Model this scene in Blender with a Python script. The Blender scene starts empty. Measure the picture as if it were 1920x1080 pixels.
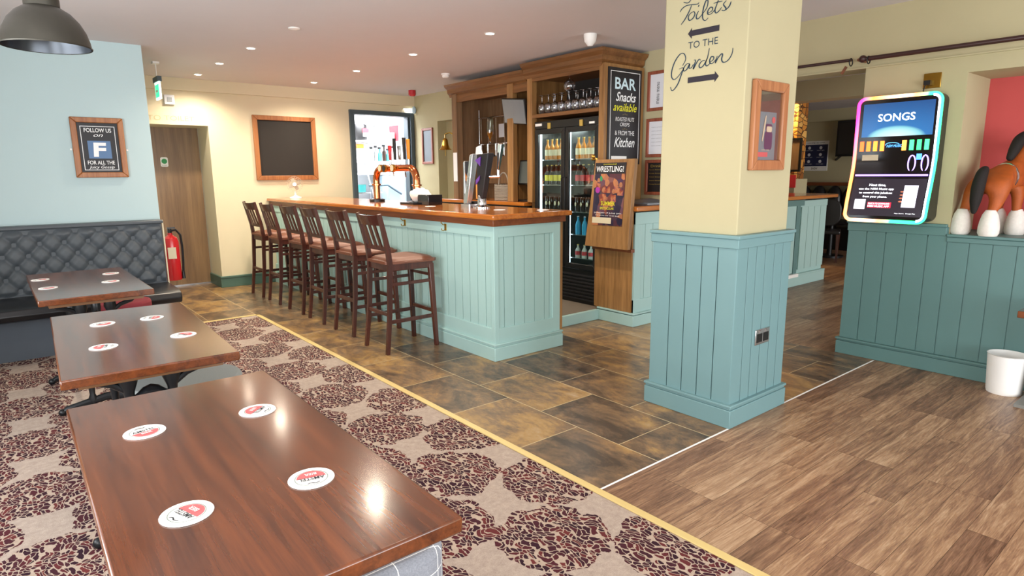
import bpy, bmesh, math, random
from mathutils import Vector, Matrix
from math import sin, cos, pi, radians
random.seed(7)
SC = bpy.context.scene
COL = SC.collection
# ------------------------------------------------------------------ camera
FPX = 1166.2
yaw, pitch, roll = 0.6863, 0.18206, 0.008777
cam_d = bpy.data.cameras.new('camera'); cam = bpy.data.objects.new('camera', cam_d); COL.objects.link(cam)
cam_d.sensor_width = 36; cam_d.lens = FPX/1920*36; cam_d.clip_start = .02; cam_d.clip_end = 60
fw = Vector((sin(yaw)*cos(pitch), cos(yaw)*cos(pitch), -sin(pitch)))
rt = Vector((cos(yaw), -sin(yaw), 0)); dn = fw.cross(rt)
r2 = cos(roll)*rt + sin(roll)*dn; d2 = -sin(roll)*rt + cos(roll)*dn
Mx = Matrix((( r2.x, -d2.x, -fw.x, 0), (r2.y, -d2.y, -fw.y, 0), (r2.z, -d2.z, -fw.z, 1.42), (0, 0, 0, 1)))
cam.matrix_world = Mx
SC.camera = cam
# ------------------------------------------------------------------ view, world, big lights
SC.view_settings.view_transform = 'Standard'; SC.view_settings.look = 'None'
SC.view_settings.gamma = 1; SC.view_settings.use_curve_mapping = False
SC.view_settings.exposure = 0.98
W = bpy.data.worlds.new('daylight'); SC.world = W; W.use_nodes = True
W.node_tree.nodes['Background'].inputs[0].default_value = (.86, .93, 1, 1)
W.node_tree.nodes['Background'].inputs[1].default_value = 1.35

def area(name, loc, target, size, power, color=(1, 1, 1), sizey=None):
    d = bpy.data.lights.new(name, 'AREA'); d.energy = power; d.color = color
    d.size = size
    if sizey: d.shape = 'RECTANGLE'; d.size_y = sizey
    o = bpy.data.objects.new(name, d); COL.objects.link(o); o.location = loc
    o.rotation_euler = (Vector(target)-Vector(loc)).to_track_quat('-Z', 'Y').to_euler()
    return o
# daylight of the front windows (behind the photographer) and of the window wall on the left
area('front_window_light', (2.6, -3.4, 1.0), (2.6, 3.5, 2.6), 5.5, 95, (1, .985, .96), 1.6)
area('side_window_light', (-1.4, 2.1, 1.3), (2.5, 3.0, 2.2), 4.6, 85, (1, .99, .97), 1.5)
area('other_room_window_light', (8.5, -2.4, 1.2), (8.5, 4, 1.9), 4.0, 60, (1, .95, .88), 1.6)

# ------------------------------------------------------------------ materials
def lin(h):
    h = h.lstrip('#'); c = [int(h[i:i+2], 16)/255 for i in (0, 2, 4)]
    return tuple((x/12.92 if x <= .04045 else ((x+.055)/1.055)**2.4) for x in c) + (1,)
class NT:
    def __init__(s, name):
        s.m = bpy.data.materials.new(name); s.m.use_nodes = True; s.t = s.m.node_tree
        s.b = s.t.nodes['Principled BSDF']; s.out = s.t.nodes['Material Output']
    def n(s, typ, **kw):
        nd = s.t.nodes.new(typ)
        for k, v in kw.items():
            if k.startswith('i_'):
                key = k[2:]; key = int(key) if key.isdigit() else key.replace('_', ' ')
                s.set(nd.inputs[key], v)
            else: setattr(nd, k, v)
        return nd
    def set(s, inp, v):
        if isinstance(v, bpy.types.NodeSocket): s.t.links.new(v, inp)
        else: inp.default_value = v
    def math(s, op, a, b=0.0, c=None):
        nd = s.n('ShaderNodeMath', operation=op); s.set(nd.inputs[0], a); s.set(nd.inputs[1], b)
        if c is not None: s.set(nd.inputs[2], c)
        return nd.outputs[0]
    def mix(s, f, a, b, blend='MIX'):
        nd = s.n('ShaderNodeMix', data_type='RGBA', blend_type=blend)
        s.set(nd.inputs[0], f); s.set(nd.inputs[6], a); s.set(nd.inputs[7], b); return nd.outputs[2]
    def noise(s, vec, scale, detail=3, rough=.5, dist=0):
        nd = s.n('ShaderNodeTexNoise'); nd.inputs['Scale'].default_value = scale; nd.inputs['Detail'].default_value = detail
        nd.inputs['Roughness'].default_value = rough; nd.inputs['Distortion'].default_value = dist
        if vec is not None: s.set(nd.inputs['Vector'], vec)
        return nd.outputs[0]
    def ramp(s, f, stops, interp='LINEAR'):
        nd = s.n('ShaderNodeValToRGB'); s.set(nd.inputs[0], f); r = nd.color_ramp; r.interpolation = interp
        while len(r.elements) < len(stops): r.elements.new(.5)
        for e, (p, c) in zip(r.elements, stops): e.position = p; e.color = lin(c) if isinstance(c, str) else c
        return nd.outputs[0]
    def pos(s, kind='Object'):
        if kind == 'World': return s.n('ShaderNodeNewGeometry').outputs['Position']
        return s.n('ShaderNodeTexCoord').outputs[kind]
    def mapping(s, vec, scale=(1, 1, 1), loc=(0, 0, 0), rot=(0, 0, 0)):
        nd = s.n('ShaderNodeMapping'); s.set(nd.inputs[0], vec)
        nd.inputs['Scale'].default_value = scale; nd.inputs['Location'].default_value = loc; nd.inputs['Rotation'].default_value = rot
        return nd.outputs[0]
    def bump(s, h, strength=.2, dist=.005):
        nd = s.n('ShaderNodeBump'); nd.inputs['Strength'].default_value = strength; nd.inputs['Distance'].default_value = dist
        s.set(nd.inputs['Height'], h); s.t.links.new(nd.outputs[0], s.b.inputs['Normal'])
    def fin(s, rough=.5, metal=0, coat=0, spec=.5):
        s.b.inputs['Roughness'].default_value = rough; s.b.inputs['Metallic'].default_value = metal
        s.b.inputs['Coat Weight'].default_value = coat; s.b.inputs['Coat Roughness'].default_value = .12
        s.b.inputs['Specular IOR Level'].default_value = spec
        return s.m
def paint(name, c, rough=.5, metal=0, var=.06, scale=6, bump=0, bscale=200, coat=0, spec=.5):
    g = NT(name); p = g.pos('World'); f = g.noise(p, scale, 3)
    c0 = lin(c); a = tuple(max(0, x*(1-var)) for x in c0[:3])+(1,); b = tuple(min(1, x*(1+var)) for x in c0[:3])+(1,)
    g.set(g.b.inputs['Base Color'], g.mix(f, a, b))
    if bump: g.bump(g.noise(p, bscale, 2), bump, .002)
    return g.fin(rough, metal, coat, spec)
def glow(name, c, strength):
    g = NT(name); g.set(g.b.inputs['Base Color'], lin(c)); g.b.inputs['Emission Color'].default_value = lin(c)
    f = g.noise(g.pos('Object'), 3, 1)
    g.set(g.b.inputs['Emission Strength'], g.math('MULTIPLY_ADD', f, strength*.1, strength*.95)); return g.fin(.4)
def wood(name, dark, light, axis='Y', rough=.35, coat=0, scale=1.0, bump=.1, world=False):
    g = NT(name); p = g.pos('World' if world else 'Object')
    st = {'X': (1.2, 22, 22), 'Y': (22, 1.2, 22), 'Z': (22, 22, 1.2)}[axis]
    st2 = {'X': (.5, 5, 5), 'Y': (5, .5, 5), 'Z': (5, 5, .5)}[axis]
    f1 = g.noise(g.mapping(p, tuple(x*scale for x in st)), 1.6, 6, .6, .6)
    f2 = g.noise(g.mapping(p, tuple(x*scale for x in st2)), 1.4, 3, .5, .8)
    st3 = {'X': (4, 120, 120), 'Y': (120, 4, 120), 'Z': (120, 120, 4)}[axis]
    f3 = g.noise(g.mapping(p, tuple(x*scale for x in st3)), 1.5, 3, .7)
    f = g.math('ADD', g.math('MULTIPLY', f1, .5), g.math('ADD', g.math('MULTIPLY', f2, .35), g.math('MULTIPLY', f3, .2)))
    g.set(g.b.inputs['Base Color'], g.ramp(f, [(.36, dark), (.68, light)]))
    if bump: g.bump(g.math('ADD', f1, f3), bump, .001)
    return g.fin(rough, 0, coat)
def glassm(name, tint='#ffffff', refl=1.0, rough=.02):
    g = NT(name); g.t.nodes.remove(g.b)
    tr = g.n('ShaderNodeBsdfTransparent'); tr.inputs[0].default_value = lin(tint)
    gl = g.n('ShaderNodeBsdfGlossy'); gl.inputs['Roughness'].default_value = rough
    fr = g.n('ShaderNodeLayerWeight'); fr.inputs[0].default_value = .5
    fz_ = g.math('MULTIPLY_ADD', g.math('POWER', fr.outputs['Facing'], 5.0), .9, .045)
    nz = g.noise(g.pos('Object'), 5, 1)
    f = g.math('MULTIPLY', fz_, g.math('MULTIPLY_ADD', nz, .1*refl, refl))
    mx = g.n('ShaderNodeMixShader'); g.set(mx.inputs[0], f); g.set(mx.inputs[1], tr.outputs[0]); g.set(mx.inputs[2], gl.outputs[0])
    g.t.links.new(mx.outputs[0], g.out.inputs[0]); return g.m
def carpet_mat():
    g = NT('patterned_carpet'); p = g.pos('World'); s = g.n('ShaderNodeSeparateXYZ'); g.set(s.inputs[0], p)
    wob = g.n('ShaderNodeTexNoise'); wob.inputs['Scale'].default_value = 9; wob.inputs['Detail'].default_value = 3; g.set(wob.inputs['Vector'], p)
    wn = g.math('SUBTRACT', wob.outputs[0], .5)
    def lat(ox, oy):
        dx = g.math('PINGPONG', g.math('ADD', g.math('SUBTRACT', s.outputs[0], ox), 62.0), .31)
        dy = g.math('PINGPONG', g.math('ADD', g.math('SUBTRACT', s.outputs[1], oy), 70.0), .35)
        qx = g.math('POWER', g.math('DIVIDE', dx, .225), 2); qy = g.math('POWER', g.math('DIVIDE', dy, .232), 2)
        return g.math('SQRT', g.math('ADD', qx, qy))
    d = g.math('MINIMUM', lat(1.55, 1.65), lat(1.86, 2.00))
    d = g.math('ADD', d, g.math('MULTIPLY', wn, .6))
    v = g.mapping(p, (50, 29, 30), rot=(0, 0, .5))
    vd = g.n('ShaderNodeVectorMath', operation='ADD'); g.set(vd.inputs[0], v)
    wc = g.n('ShaderNodeVectorMath', operation='SCALE'); g.set(wc.inputs[0], wob.outputs[1]); wc.inputs[3].default_value = 5; g.set(vd.inputs[1], wc.outputs[0])
    vo = g.n('ShaderNodeTexVoronoi', feature='DISTANCE_TO_EDGE', voronoi_dimensions='2D'); vo.inputs['Scale'].default_value = 1; g.set(vo.inputs['Vector'], vd.outputs[0])
    vc = g.n('ShaderNodeTexVoronoi', voronoi_dimensions='2D'); vc.inputs['Scale'].default_value = 1; g.set(vc.inputs['Vector'], vd.outputs[0])
    sc_ = g.n('ShaderNodeSeparateColor'); g.set(sc_.inputs[0], vc.outputs['Color'])
    leafm = g.math('GREATER_THAN', vo.outputs[0], .075)
    keep = g.math('LESS_THAN', vc.outputs['Distance'], .56)
    inside = g.math('LESS_THAN', d, 1.0)
    mask = g.math('MULTIPLY', g.math('MULTIPLY', leafm, inside), keep)
    leaf = g.ramp(sc_.outputs[0], [(0, '#33202a'), (.45, '#47272f'), (.75, '#54282e'), (1, '#6d3534')])
    fine = g.noise(p, 260, 3, .7); big = g.noise(p, 30, 5, .8)
    ground = g.mix(g.math('MULTIPLY_ADD', fine, .7, g.math('MULTIPLY_ADD', big, .8, -.25)), lin('#75645b'), lin('#d6c6b8'))
    halo = g.mix(g.math('MULTIPLY', inside, .3), ground, lin('#bda58c'))
    g.set(g.b.inputs['Base Color'], g.mix(mask, halo, leaf))
    g.bump(g.math('ADD', fine, g.math('MULTIPLY', mask, -.5)), .5, .004)
    return g.fin(.95, spec=.1)
def tile_mat():
    g = NT('slate_look_tiles'); p = g.pos('World'); s = g.n('ShaderNodeSeparateXYZ'); g.set(s.inputs[0], p)
    c = g.n('ShaderNodeCombineXYZ'); g.set(c.inputs[0], g.math('ADD', s.outputs[1], -2.35+62)); g.set(c.inputs[1], g.math('ADD', s.outputs[0], -1.485+9.1))
    b = g.n('ShaderNodeTexBrick', offset=.5, offset_frequency=2); g.set(b.inputs['Vector'], c.outputs[0])
    b.inputs['Scale'].default_value = 1; b.inputs['Mortar Size'].default_value = .0022; b.inputs['Mortar Smooth'].default_value = 0
    b.inputs['Brick Width'].default_value = .62; b.inputs['Row Height'].default_value = .455
    b.inputs['Color1'].default_value = (0, 0, 0, 1); b.inputs['Color2'].default_value = (1, 1, 1, 1); b.inputs['Mortar'].default_value = (.5, .5, .5, 1)
    tv = g.n('ShaderNodeSeparateColor'); g.set(tv.inputs[0], b.outputs[0]); t = tv.outputs[0]
    off = g.n('ShaderNodeCombineXYZ'); g.set(off.inputs[0], g.math('MULTIPLY', t, 7.0)); g.set(off.inputs[1], g.math('MULTIPLY', t, 3.0))
    ad = g.n('ShaderNodeVectorMath', operation='ADD'); g.set(ad.inputs[0], p); g.set(ad.inputs[1], off.outputs[0])
    mp = g.mapping(ad.outputs[0], (1, .55, 1))
    f1 = g.noise(mp, 4.5, 7, .68, .5); f2 = g.noise(mp, 20, 5, .7, .5)
    f = g.math('ADD', g.math('MULTIPLY', f1, .75), g.math('MULTIPLY', f2, .25))
    f = g.math('ADD', f, g.math('MULTIPLY', g.math('SUBTRACT', t, .5), .14))
    col = g.ramp(f, [(.36, '#463a30'), (.45, '#695542'), (.53, '#896c4c'), (.60, '#a5824f'), (.66, '#a98c66'), (.75, '#bda88a')])
    g.set(g.b.inputs['Base Color'], g.mix(b.outputs['Fac'], col, lin('#cdb98e')))
    g.bump(f2, .12, .003)
    return g.fin(.3, spec=.45)
def plank_mat():
    g = NT('oak_plank_floor'); p = g.pos('World'); s = g.n('ShaderNodeSeparateXYZ'); g.set(s.inputs[0], p)
    c = g.n('ShaderNodeCombineXYZ'); g.set(c.inputs[0], g.math('ADD', s.outputs[0], 40.05)); g.set(c.inputs[1], g.math('ADD', s.outputs[1], 15.12))
    b = g.n('ShaderNodeTexBrick', offset=.37, offset_frequency=3); g.set(b.inputs['Vector'], c.outputs[0])
    b.inputs['Scale'].default_value = 1; b.inputs['Mortar Size'].default_value = .0009; b.inputs['Mortar Smooth'].default_value = 0
    b.inputs['Brick Width'].default_value = .92; b.inputs['Row Height'].default_value = .13
    b.inputs['Color1'].default_value = (0, 0, 0, 1); b.inputs['Color2'].default_value = (1, 1, 1, 1); b.inputs['Mortar'].default_value = (.2, .2, .2, 1)
    tv = g.n('ShaderNodeSeparateColor'); g.set(tv.inputs[0], b.outputs[0]); t = tv.outputs[0]
    off = g.n('ShaderNodeCombineXYZ'); g.set(off.inputs[0], g.math('MULTIPLY', t, 9.0)); g.set(off.inputs[1], g.math('MULTIPLY', t, 5.0)); g.set(off.inputs[2], g.math('MULTIPLY', t, 11.0))
    ad = g.n('ShaderNodeVectorMath', operation='ADD'); g.set(ad.inputs[0], p); g.set(ad.inputs[1], off.outputs[0])
    f1 = g.noise(g.mapping(ad.outputs[0], (1.0, 11, 1)), 2.6, 6, .65, 1.1)
    f2 = g.noise(g.mapping(ad.outputs[0], (6, 110, 1)), 2, 4, .7)
    f = g.math('ADD', g.math('MULTIPLY', f1, .62), g.math('MULTIPLY', f2, .38))
    f = g.math('ADD', f, g.math('MULTIPLY', g.math('SUBTRACT', t, .5), .17))
    col = g.ramp(f, [(.34, '#5c4230'), (.46, '#80604a'), (.56, '#9d7c5e'), (.70, '#bfa182')])
    g.set(g.b.inputs['Base Color'], g.mix(b.outputs['Fac'], col, lin('#4a3424')))
    g.bump(f2, .1, .002)
    return g.fin(.38, spec=.4)
def fabric_mat(name, c1, c2, scale=300, rough=.9):
    g = NT(name); p = g.pos('Object'); f = g.noise(p, scale, 2, .7)
    g.set(g.b.inputs['Base Color'], g.mix(f, lin(c1), lin(c2))); g.bump(f, .3, .002); return g.fin(rough, spec=.2)
def plaid_mat():
    g = NT('grey_plaid_fabric'); p = g.pos('Object'); s = g.n('ShaderNodeSeparateXYZ'); g.set(s.inputs[0], p)
    w = g.n('ShaderNodeTexNoise'); w.inputs['Scale'].default_value = 240; g.set(w.inputs['Vector'], p)
    def line(o, per, wd): return g.math('LESS_THAN', g.math('PINGPONG', g.math('ADD', o, 10.03), per), wd)
    l = g.math('MAXIMUM', g.math('MAXIMUM', line(s.outputs[0], .06, .0013), line(s.outputs[1], .06, .0013)), line(s.outputs[2], .09, .0013))
    base = g.mix(w.outputs[0], lin('#6d727c'), lin('#a4a8b1'))
    g.set(g.b.inputs['Base Color'], g.mix(l, base, lin('#f2f2f0'))); g.bump(w.outputs[0], .3, .002); return g.fin(.9, spec=.2)
def stone_mat():
    g = NT('warm_stone_cladding'); p = g.pos('World')
    v = g.n('ShaderNodeTexVoronoi', feature='DISTANCE_TO_EDGE'); v.inputs['Scale'].default_value = 1; g.set(v.inputs['Vector'], g.mapping(p, (7, 7, 11)))
    vc = g.n('ShaderNodeTexVoronoi'); vc.inputs['Scale'].default_value = 1; g.set(vc.inputs['Vector'], g.mapping(p, (7, 7, 11)))
    sc_ = g.n('ShaderNodeSeparateColor'); g.set(sc_.inputs[0], vc.outputs['Color'])
    col = g.ramp(sc_.outputs[0], [(0, '#8a4f16'), (.5, '#d08a34'), (1, '#e9b763')])
    g.set(g.b.inputs['Base Color'], g.mix(g.math('LESS_THAN', v.outputs[0], .05), col, lin('#4a2b12')))
    g.bump(v.outputs[0], .8, .03); return g.fin(.85)
def red_black_poster():
    g = NT('wrestler_poster_art'); p = g.pos('Object')
    v = g.n('ShaderNodeTexVoronoi'); v.inputs['Scale'].default_value = 16; g.set(v.inputs['Vector'], p)
    sc_ = g.n('ShaderNodeSeparateColor'); g.set(sc_.inputs[0], v.outputs['Color'])
    col = g.ramp(sc_.outputs[0], [(0, '#1d1a33'), (.3, '#30243c'), (.5, '#7a3a2c'), (.7, '#2b2740'), (.85, '#c07a4c'), (1, '#3a2a50')])
    g.set(g.b.inputs['Base Color'], col); return g.fin(.35)

m = {}
m['ceil'] = paint('ceiling_paint', '#d6d1d2', .9, bump=.15, bscale=120, var=.02)
m['cream'] = paint('cream_wall_paint', '#ded2b4', .85, bump=.15, bscale=150, var=.03)
m['pcream'] = paint('pillar_cream_paint', '#b6ae8c', .85, bump=.15, bscale=150, var=.03)
m['olive'] = paint('olive_cream_paint', '#b7ae8b', .85, bump=.15, bscale=150, var=.03)
m['blue'] = paint('pale_blue_wall_paint', '#b7cdd0', .85, bump=.12, bscale=150, var=.02)
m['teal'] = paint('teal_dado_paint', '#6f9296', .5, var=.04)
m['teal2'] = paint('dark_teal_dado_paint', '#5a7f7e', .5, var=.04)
m['duck'] = paint('duck_egg_bar_paint', '#a3c5c2', .45, var=.03)
m['dgreen'] = paint('dark_green_skirting_paint', '#4d6b60', .5)
m['slate'] = paint('slate_grey_door_frame_paint', '#46545c', .5)
m['red_wall'] = paint('rose_red_wall_paint', '#c2504f', .8)
m['white'] = paint('white_plastic', '#f0f0ee', .4)
m['whitewall'] = paint('white_wall_paint', '#f4f4f6', .7)
m['black'] = paint('black_plastic', '#141416', .35)
m['blackm'] = paint('black_cast_iron', '#1b1e22', .35, .3)
m['chalk'] = paint('chalkboard_black', '#26221f', .8, var=.15, scale=3)
m['signblack'] = paint('black_sign_board', '#1b1a1f', .5)
m['chalkwhite'] = paint('chalk_white', '#f1f3f4', .8)
m['cyanwhite'] = paint('pale_cyan_lettering', '#cfe9f2', .8)
m['yellow'] = paint('yellow_lettering', '#d9d531', .8)
m['gold'] = paint('gold_lettering', '#b59a4a', .5)
m['navy'] = paint('navy_wall_lettering', '#22384a', .8)
m['arrow'] = paint('dark_arrow_paint', '#2a2530', .8)
m['faint'] = paint('raised_cream_lettering', '#c9b98f', .8)
m['carpet'] = carpet_mat(); m['tile'] = tile_mat(); m['plank'] = plank_mat()
m['brass'] = paint('brass_trim', '#dcc382', .4, .1)
m['brassm'] = paint('polished_brass', '#c49a45', .22, 1)
m['steel'] = paint('brushed_steel', '#c9ccd0', .25, 1)
m['chrome'] = paint('chrome', '#e4e6ea', .1, 1)
m['copper'] = paint('polished_copper', '#e08a5a', .12, 1)
m['bronze'] = paint('aged_bronze_metal', '#4c4a43', .4, .6, var=.25, scale=9)
m['bronze_in'] = paint('lamp_inner_metal', '#4c5158', .3, .8)
m['table'] = wood('dark_table_wood', '#3a1b0d', '#7c421f', 'Y', .2, .55, .9, .12)
m['tedge'] = wood('table_edge_wood', '#4a2110', '#9a5a30', 'X', .3, .3)
m['stoolw'] = wood('dark_stool_wood', '#2b1310', '#55291d', 'Z', .3, .3)
m['counter'] = wood('orange_counter_wood', '#8d4312', '#c97a2f', 'Y', .15, .6, 1, .05)
m['counterx'] = wood('orange_counter_wood_end', '#8d4312', '#c97a2f', 'X', .15, .6, 1, .05)
m['apron'] = wood('brown_apron_wood', '#5a2e16', '#874a26', 'Y', .4)
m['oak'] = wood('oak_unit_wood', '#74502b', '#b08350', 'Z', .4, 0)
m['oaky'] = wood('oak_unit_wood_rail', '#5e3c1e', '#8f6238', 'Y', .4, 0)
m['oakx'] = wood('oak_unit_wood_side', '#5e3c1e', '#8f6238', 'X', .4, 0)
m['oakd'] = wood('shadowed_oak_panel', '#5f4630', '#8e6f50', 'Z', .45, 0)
m['frame'] = wood('oak_picture_frame', '#7c4524', '#b67a48', 'Z', .4)
m['frame2'] = wood('reddish_picture_frame', '#7a3a26', '#a8624a', 'Z', .35)
m['doorw'] = wood('brown_door_veneer', '#5b422e', '#92734f', 'Z', .4, .1, .5)
m['leather'] = paint('black_leather', '#18191c', .3, bump=.2, bscale=90)
m['tan'] = paint('tan_leather', '#6d3d28', .45, bump=.15, bscale=120, var=.15)
m['tuft'] = paint('charcoal_upholstery', '#4b5258', .55, bump=.25, bscale=220, var=.12, scale=20)
m['benchb'] = paint('charcoal_bench_fabric', '#4a525c', .7, bump=.2, var=.1)
m['greyfab'] = fabric_mat('grey_stool_fabric', '#6f7678', '#9aa09e')
m['redfab'] = fabric_mat('maroon_stool_fabric', '#6e2a32', '#94434a')
m['plaid'] = plaid_mat(); m['stone'] = stone_mat()
m['red'] = paint('red_enamel', '#c41d24', .25, coat=.5)
m['redp'] = paint('red_print', '#d8686a', .5)
m['paper'] = paint('white_paper', '#f2f2ef', .7)
m['menu'] = paint('menu_paper', '#dfe0e6', .7)
m['ink'] = paint('black_ink', '#26282c', .7)
m['glass'] = glassm('clear_glass'); m['fglass'] = glassm('fridge_glass', '#eef6f4', 1.3); m['wine'] = glassm('wine_glass', '#e6e8ee', 5)
m['pglass'] = glassm('picture_glass', '#ffffff', 1.6)
m['amber'] = paint('amber_bottle', '#b5701c', .15); m['ylabel'] = paint('yellow_label', '#d8c73a', .5)
m['darkb'] = paint('dark_bottle_glass', '#2c1a12', .12); m['redl'] = paint('red_label', '#c2303a', .5)
m['bluel'] = paint('blue_bottle', '#2c9fd0', .25); m['cream_l'] = paint('cream_label', '#d8cdb0', .5); m['clearb'] = paint('pale_bottle', '#b9c0bb', .15)
m['tealb'] = paint('teal_plastic', '#3f9c9a', .3); m['screen'] = paint('grey_screen', '#7e858b', .18, coat=.4, var=.12, scale=5)
m['tilew'] = paint('white_wall_tile', '#d6cfbe', .3)
m['wicker'] = paint('grey_wicker', '#9a9186', .8, bump=.5, bscale=120, var=.2, scale=60)
m['cloth'] = paint('white_cloth', '#efeae6', .9, bump=.2)
m['horse'] = paint('chestnut_plush', '#a9521a', .6, bump=.5, bscale=160, var=.3, scale=25)
m['hair'] = paint('black_plush_hair', '#17110f', .8, bump=.6, bscale=120)
m['feather'] = paint('white_plush_feather', '#e9e3dc', .9, bump=.6, bscale=130, var=.12, scale=50)
m['purple'] = paint('purple_print', '#6a3fa0', .3); m['orange'] = paint('orange_print', '#e08a26', .35)
m['skyblue'] = paint('pale_blue_steel', '#b9d3e6', .4); m['bluesq'] = paint('slate_blue_square', '#5f7ea6', .7)
m['sticker'] = paint('green_sticker', '#2f9a57', .5); m['lamp_on'] = glow('lit_downlight', '#fff6e6', 14)
m['lightstrip'] = glow('fridge_light_strip', '#e8f4ff', 3.2); m['exit'] = glow('lit_exit_sign_face', '#d8fff0', 1.3); m['exitg'] = glow('lit_exit_sign_green', '#35c08a', .9)
m['teallid'] = m['tealb']
m['mat_grey'] = paint('grey_rubber_floor', '#6f6558', .8)
m['wall_lampglow'] = glow('kitchen_tube_light', '#f2f6ff', 9)

# ------------------------------------------------------------------ mesh builder
class MB:
    def __init__(s): s.bm = bmesh.new()
    def box(s, x0, x1, y0, y1, z0, z1):
        v = [s.bm.verts.new((x, y, z)) for x in (x0, x1) for y in (y0, y1) for z in (z0, z1)]
        for f in ((0, 1, 3, 2), (4, 6, 7, 5), (0, 4, 5, 1), (2, 3, 7, 6), (0, 2, 6, 4), (1, 5, 7, 3)): s.bm.faces.new([v[i] for i in f])
        return s
    def hexa(s, bot, top):
        b = [s.bm.verts.new(p) for p in bot]; t = [s.bm.verts.new(p) for p in top]; n = len(b)
        s.bm.faces.new(b[::-1]); s.bm.faces.new(t)
        for i in range(n): s.bm.faces.new([b[i], b[(i+1) % n], t[(i+1) % n], t[i]])
        return s
    def beam(s, p0, p1, w, h, w1=None, h1=None, up=(0, 0, 1)):
        p0 = Vector(p0); p1 = Vector(p1); d = (p1-p0).normalized(); u = Vector(up)
        if abs(d.dot(u)) > .95: u = Vector((1, 0, 0))
        r = d.cross(u).normalized(); q = r.cross(d).normalized(); w1 = w1 or w; h1 = h1 or h
        def ring(c, w, h): return [c+r*(a*w/2)+q*(b*h/2) for a, b in ((-1, -1), (1, -1), (1, 1), (-1, 1))]
        s.hexa(ring(p0, w, h), ring(p1, w1, h1)); return s
    def tube(s, pts, r, seg=10, caps=True):
        pts = [Vector(p) for p in pts]; n = len(pts); rs = r if isinstance(r, (list, tuple)) else [r]*n; rings = []; pu = None
        for i, p in enumerate(pts):
            d = (pts[min(i+1, n-1)]-pts[max(i-1, 0)]).normalized()
            if pu is None: u = Vector((0, 0, 1)) if abs(d.z) < .9 else Vector((1, 0, 0))
            else: u = pu
            a = (u-d*u.dot(d)).normalized(); pu = a; b = d.cross(a)
            rings.append([s.bm.verts.new(p+(a*cos(2*pi*k/seg)+b*sin(2*pi*k/seg))*rs[i]) for k in range(seg)])
        for i in range(n-1):
            for k in range(seg): s.bm.faces.new([rings[i][k], rings[i][(k+1) % seg], rings[i+1][(k+1) % seg], rings[i+1][k]])
        if caps: s.bm.faces.new(rings[0][::-1]); s.bm.faces.new(rings[-1])
        return s
    def cyl(s, p0, p1, r0, r1=None, seg=20): return s.tube([p0, p1], [r0, r0 if r1 is None else r1], seg)
    def lathe(s, prof, c=(0, 0, 0), seg=24, M=None):
        rings = []; c = Vector(c)
        for r, z in prof:
            if r < 1e-5: rings.append([s.bm.verts.new((M @ Vector((0, 0, z)) if M else Vector((0, 0, z)))+c)])
            else:
                ring = []
                for k in range(seg):
                    q = Vector((r*cos(2*pi*k/seg), r*sin(2*pi*k/seg), z)); ring.append(s.bm.verts.new((M @ q if M else q)+c))
                rings.append(ring)
        for a, b in zip(rings, rings[1:]):
            if len(a) == 1 and len(b) == 1: continue
            for k in range(seg):
                if len(a) == 1: s.bm.faces.new([a[0], b[(k+1) % seg], b[k]][::-1])
                elif len(b) == 1: s.bm.faces.new([a[k], a[(k+1) % seg], b[0]])
                else: s.bm.faces.new([a[k], a[(k+1) % seg], b[(k+1) % seg], b[k]])
        return s
    def sphere(s, c, r, sx=1, sy=1, sz=1, seg=16, rings=10):
        n = rings; prof = [(r*sin(pi*i/n), -r*cos(pi*i/n)) for i in range(n+1)]; prof[0] = (0, -r); prof[-1] = (0, r)
        return s.lathe(prof, c, seg, Matrix.Diagonal((sx, sy, sz)))
    def poly(s, pts, O, U, V, depth):
        O = Vector(O); U = Vector(U); V = Vector(V); Nn = U.cross(V).normalized()*depth
        a = [O+U*x+V*y for x, y in pts]; s.hexa(a, [p+Nn for p in a]); return s
    def rrect(s, w, h, r, O, U, V, depth, seg=6):
        pts = []
        for cx, cy, a0 in ((w/2-r, h/2-r, 0), (-w/2+r, h/2-r, 90), (-w/2+r, -h/2+r, 180), (w/2-r, -h/2+r, 270)):
            for k in range(seg+1): a = radians(a0+90*k/seg); pts.append((cx+r*cos(a), cy+r*sin(a)))
        return s.poly(pts, O, U, V, depth)
    def frame(s, w, h, b, O, U, V, depth, bevel=0):
        o = [(-w/2, -h/2), (w/2, -h/2), (w/2, h/2), (-w/2, h/2)]; i = [(-w/2+b, -h/2+b), (w/2-b, -h/2+b), (w/2-b, h/2-b), (-w/2+b, h/2-b)]
        for k in range(4):
            j = (k+1) % 4; s.poly([o[k], o[j], i[j], i[k]], O, U, V, depth)
        return s
    def text(s, body, O, U, V, w=None, h=.05, shear=0, bold=0, depth=.0012, dx=0):
        cu = bpy.data.curves.new('t', 'FONT'); cu.body = body; cu.align_x = 'CENTER'; cu.align_y = 'CENTER'; cu.shear = shear; cu.offset = bold; cu.resolution_u = 3
        o = bpy.data.objects.new('t', cu); COL.objects.link(o); bpy.context.view_layer.update()
        me = bpy.data.meshes.new_from_object(o.evaluated_get(bpy.context.evaluated_depsgraph_get()))
        bpy.data.objects.remove(o); bpy.data.curves.remove(cu)
        if not me.vertices: return s
        xs = [v.co.x for v in me.vertices]; ys = [v.co.y for v in me.vertices]
        x0, x1, y0, y1 = min(xs), max(xs), min(ys), max(ys); k = h/max(1e-6, y1-y0); kx = (w/(x1-x0)) if w else k
        O = Vector(O); U = Vector(U).normalized(); V = Vector(V).normalized(); Nn = U.cross(V).normalized()*depth
        vs = [s.bm.verts.new(O+U*((v.co.x-(x0+x1)/2)*kx+dx)+V*((v.co.y-(y0+y1)/2)*k)+Nn) for v in me.vertices]
        for p in me.polygons:
            try: s.bm.faces.new([vs[i] for i in p.vertices])
            except ValueError: pass
        bpy.data.meshes.remove(me); return s
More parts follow.
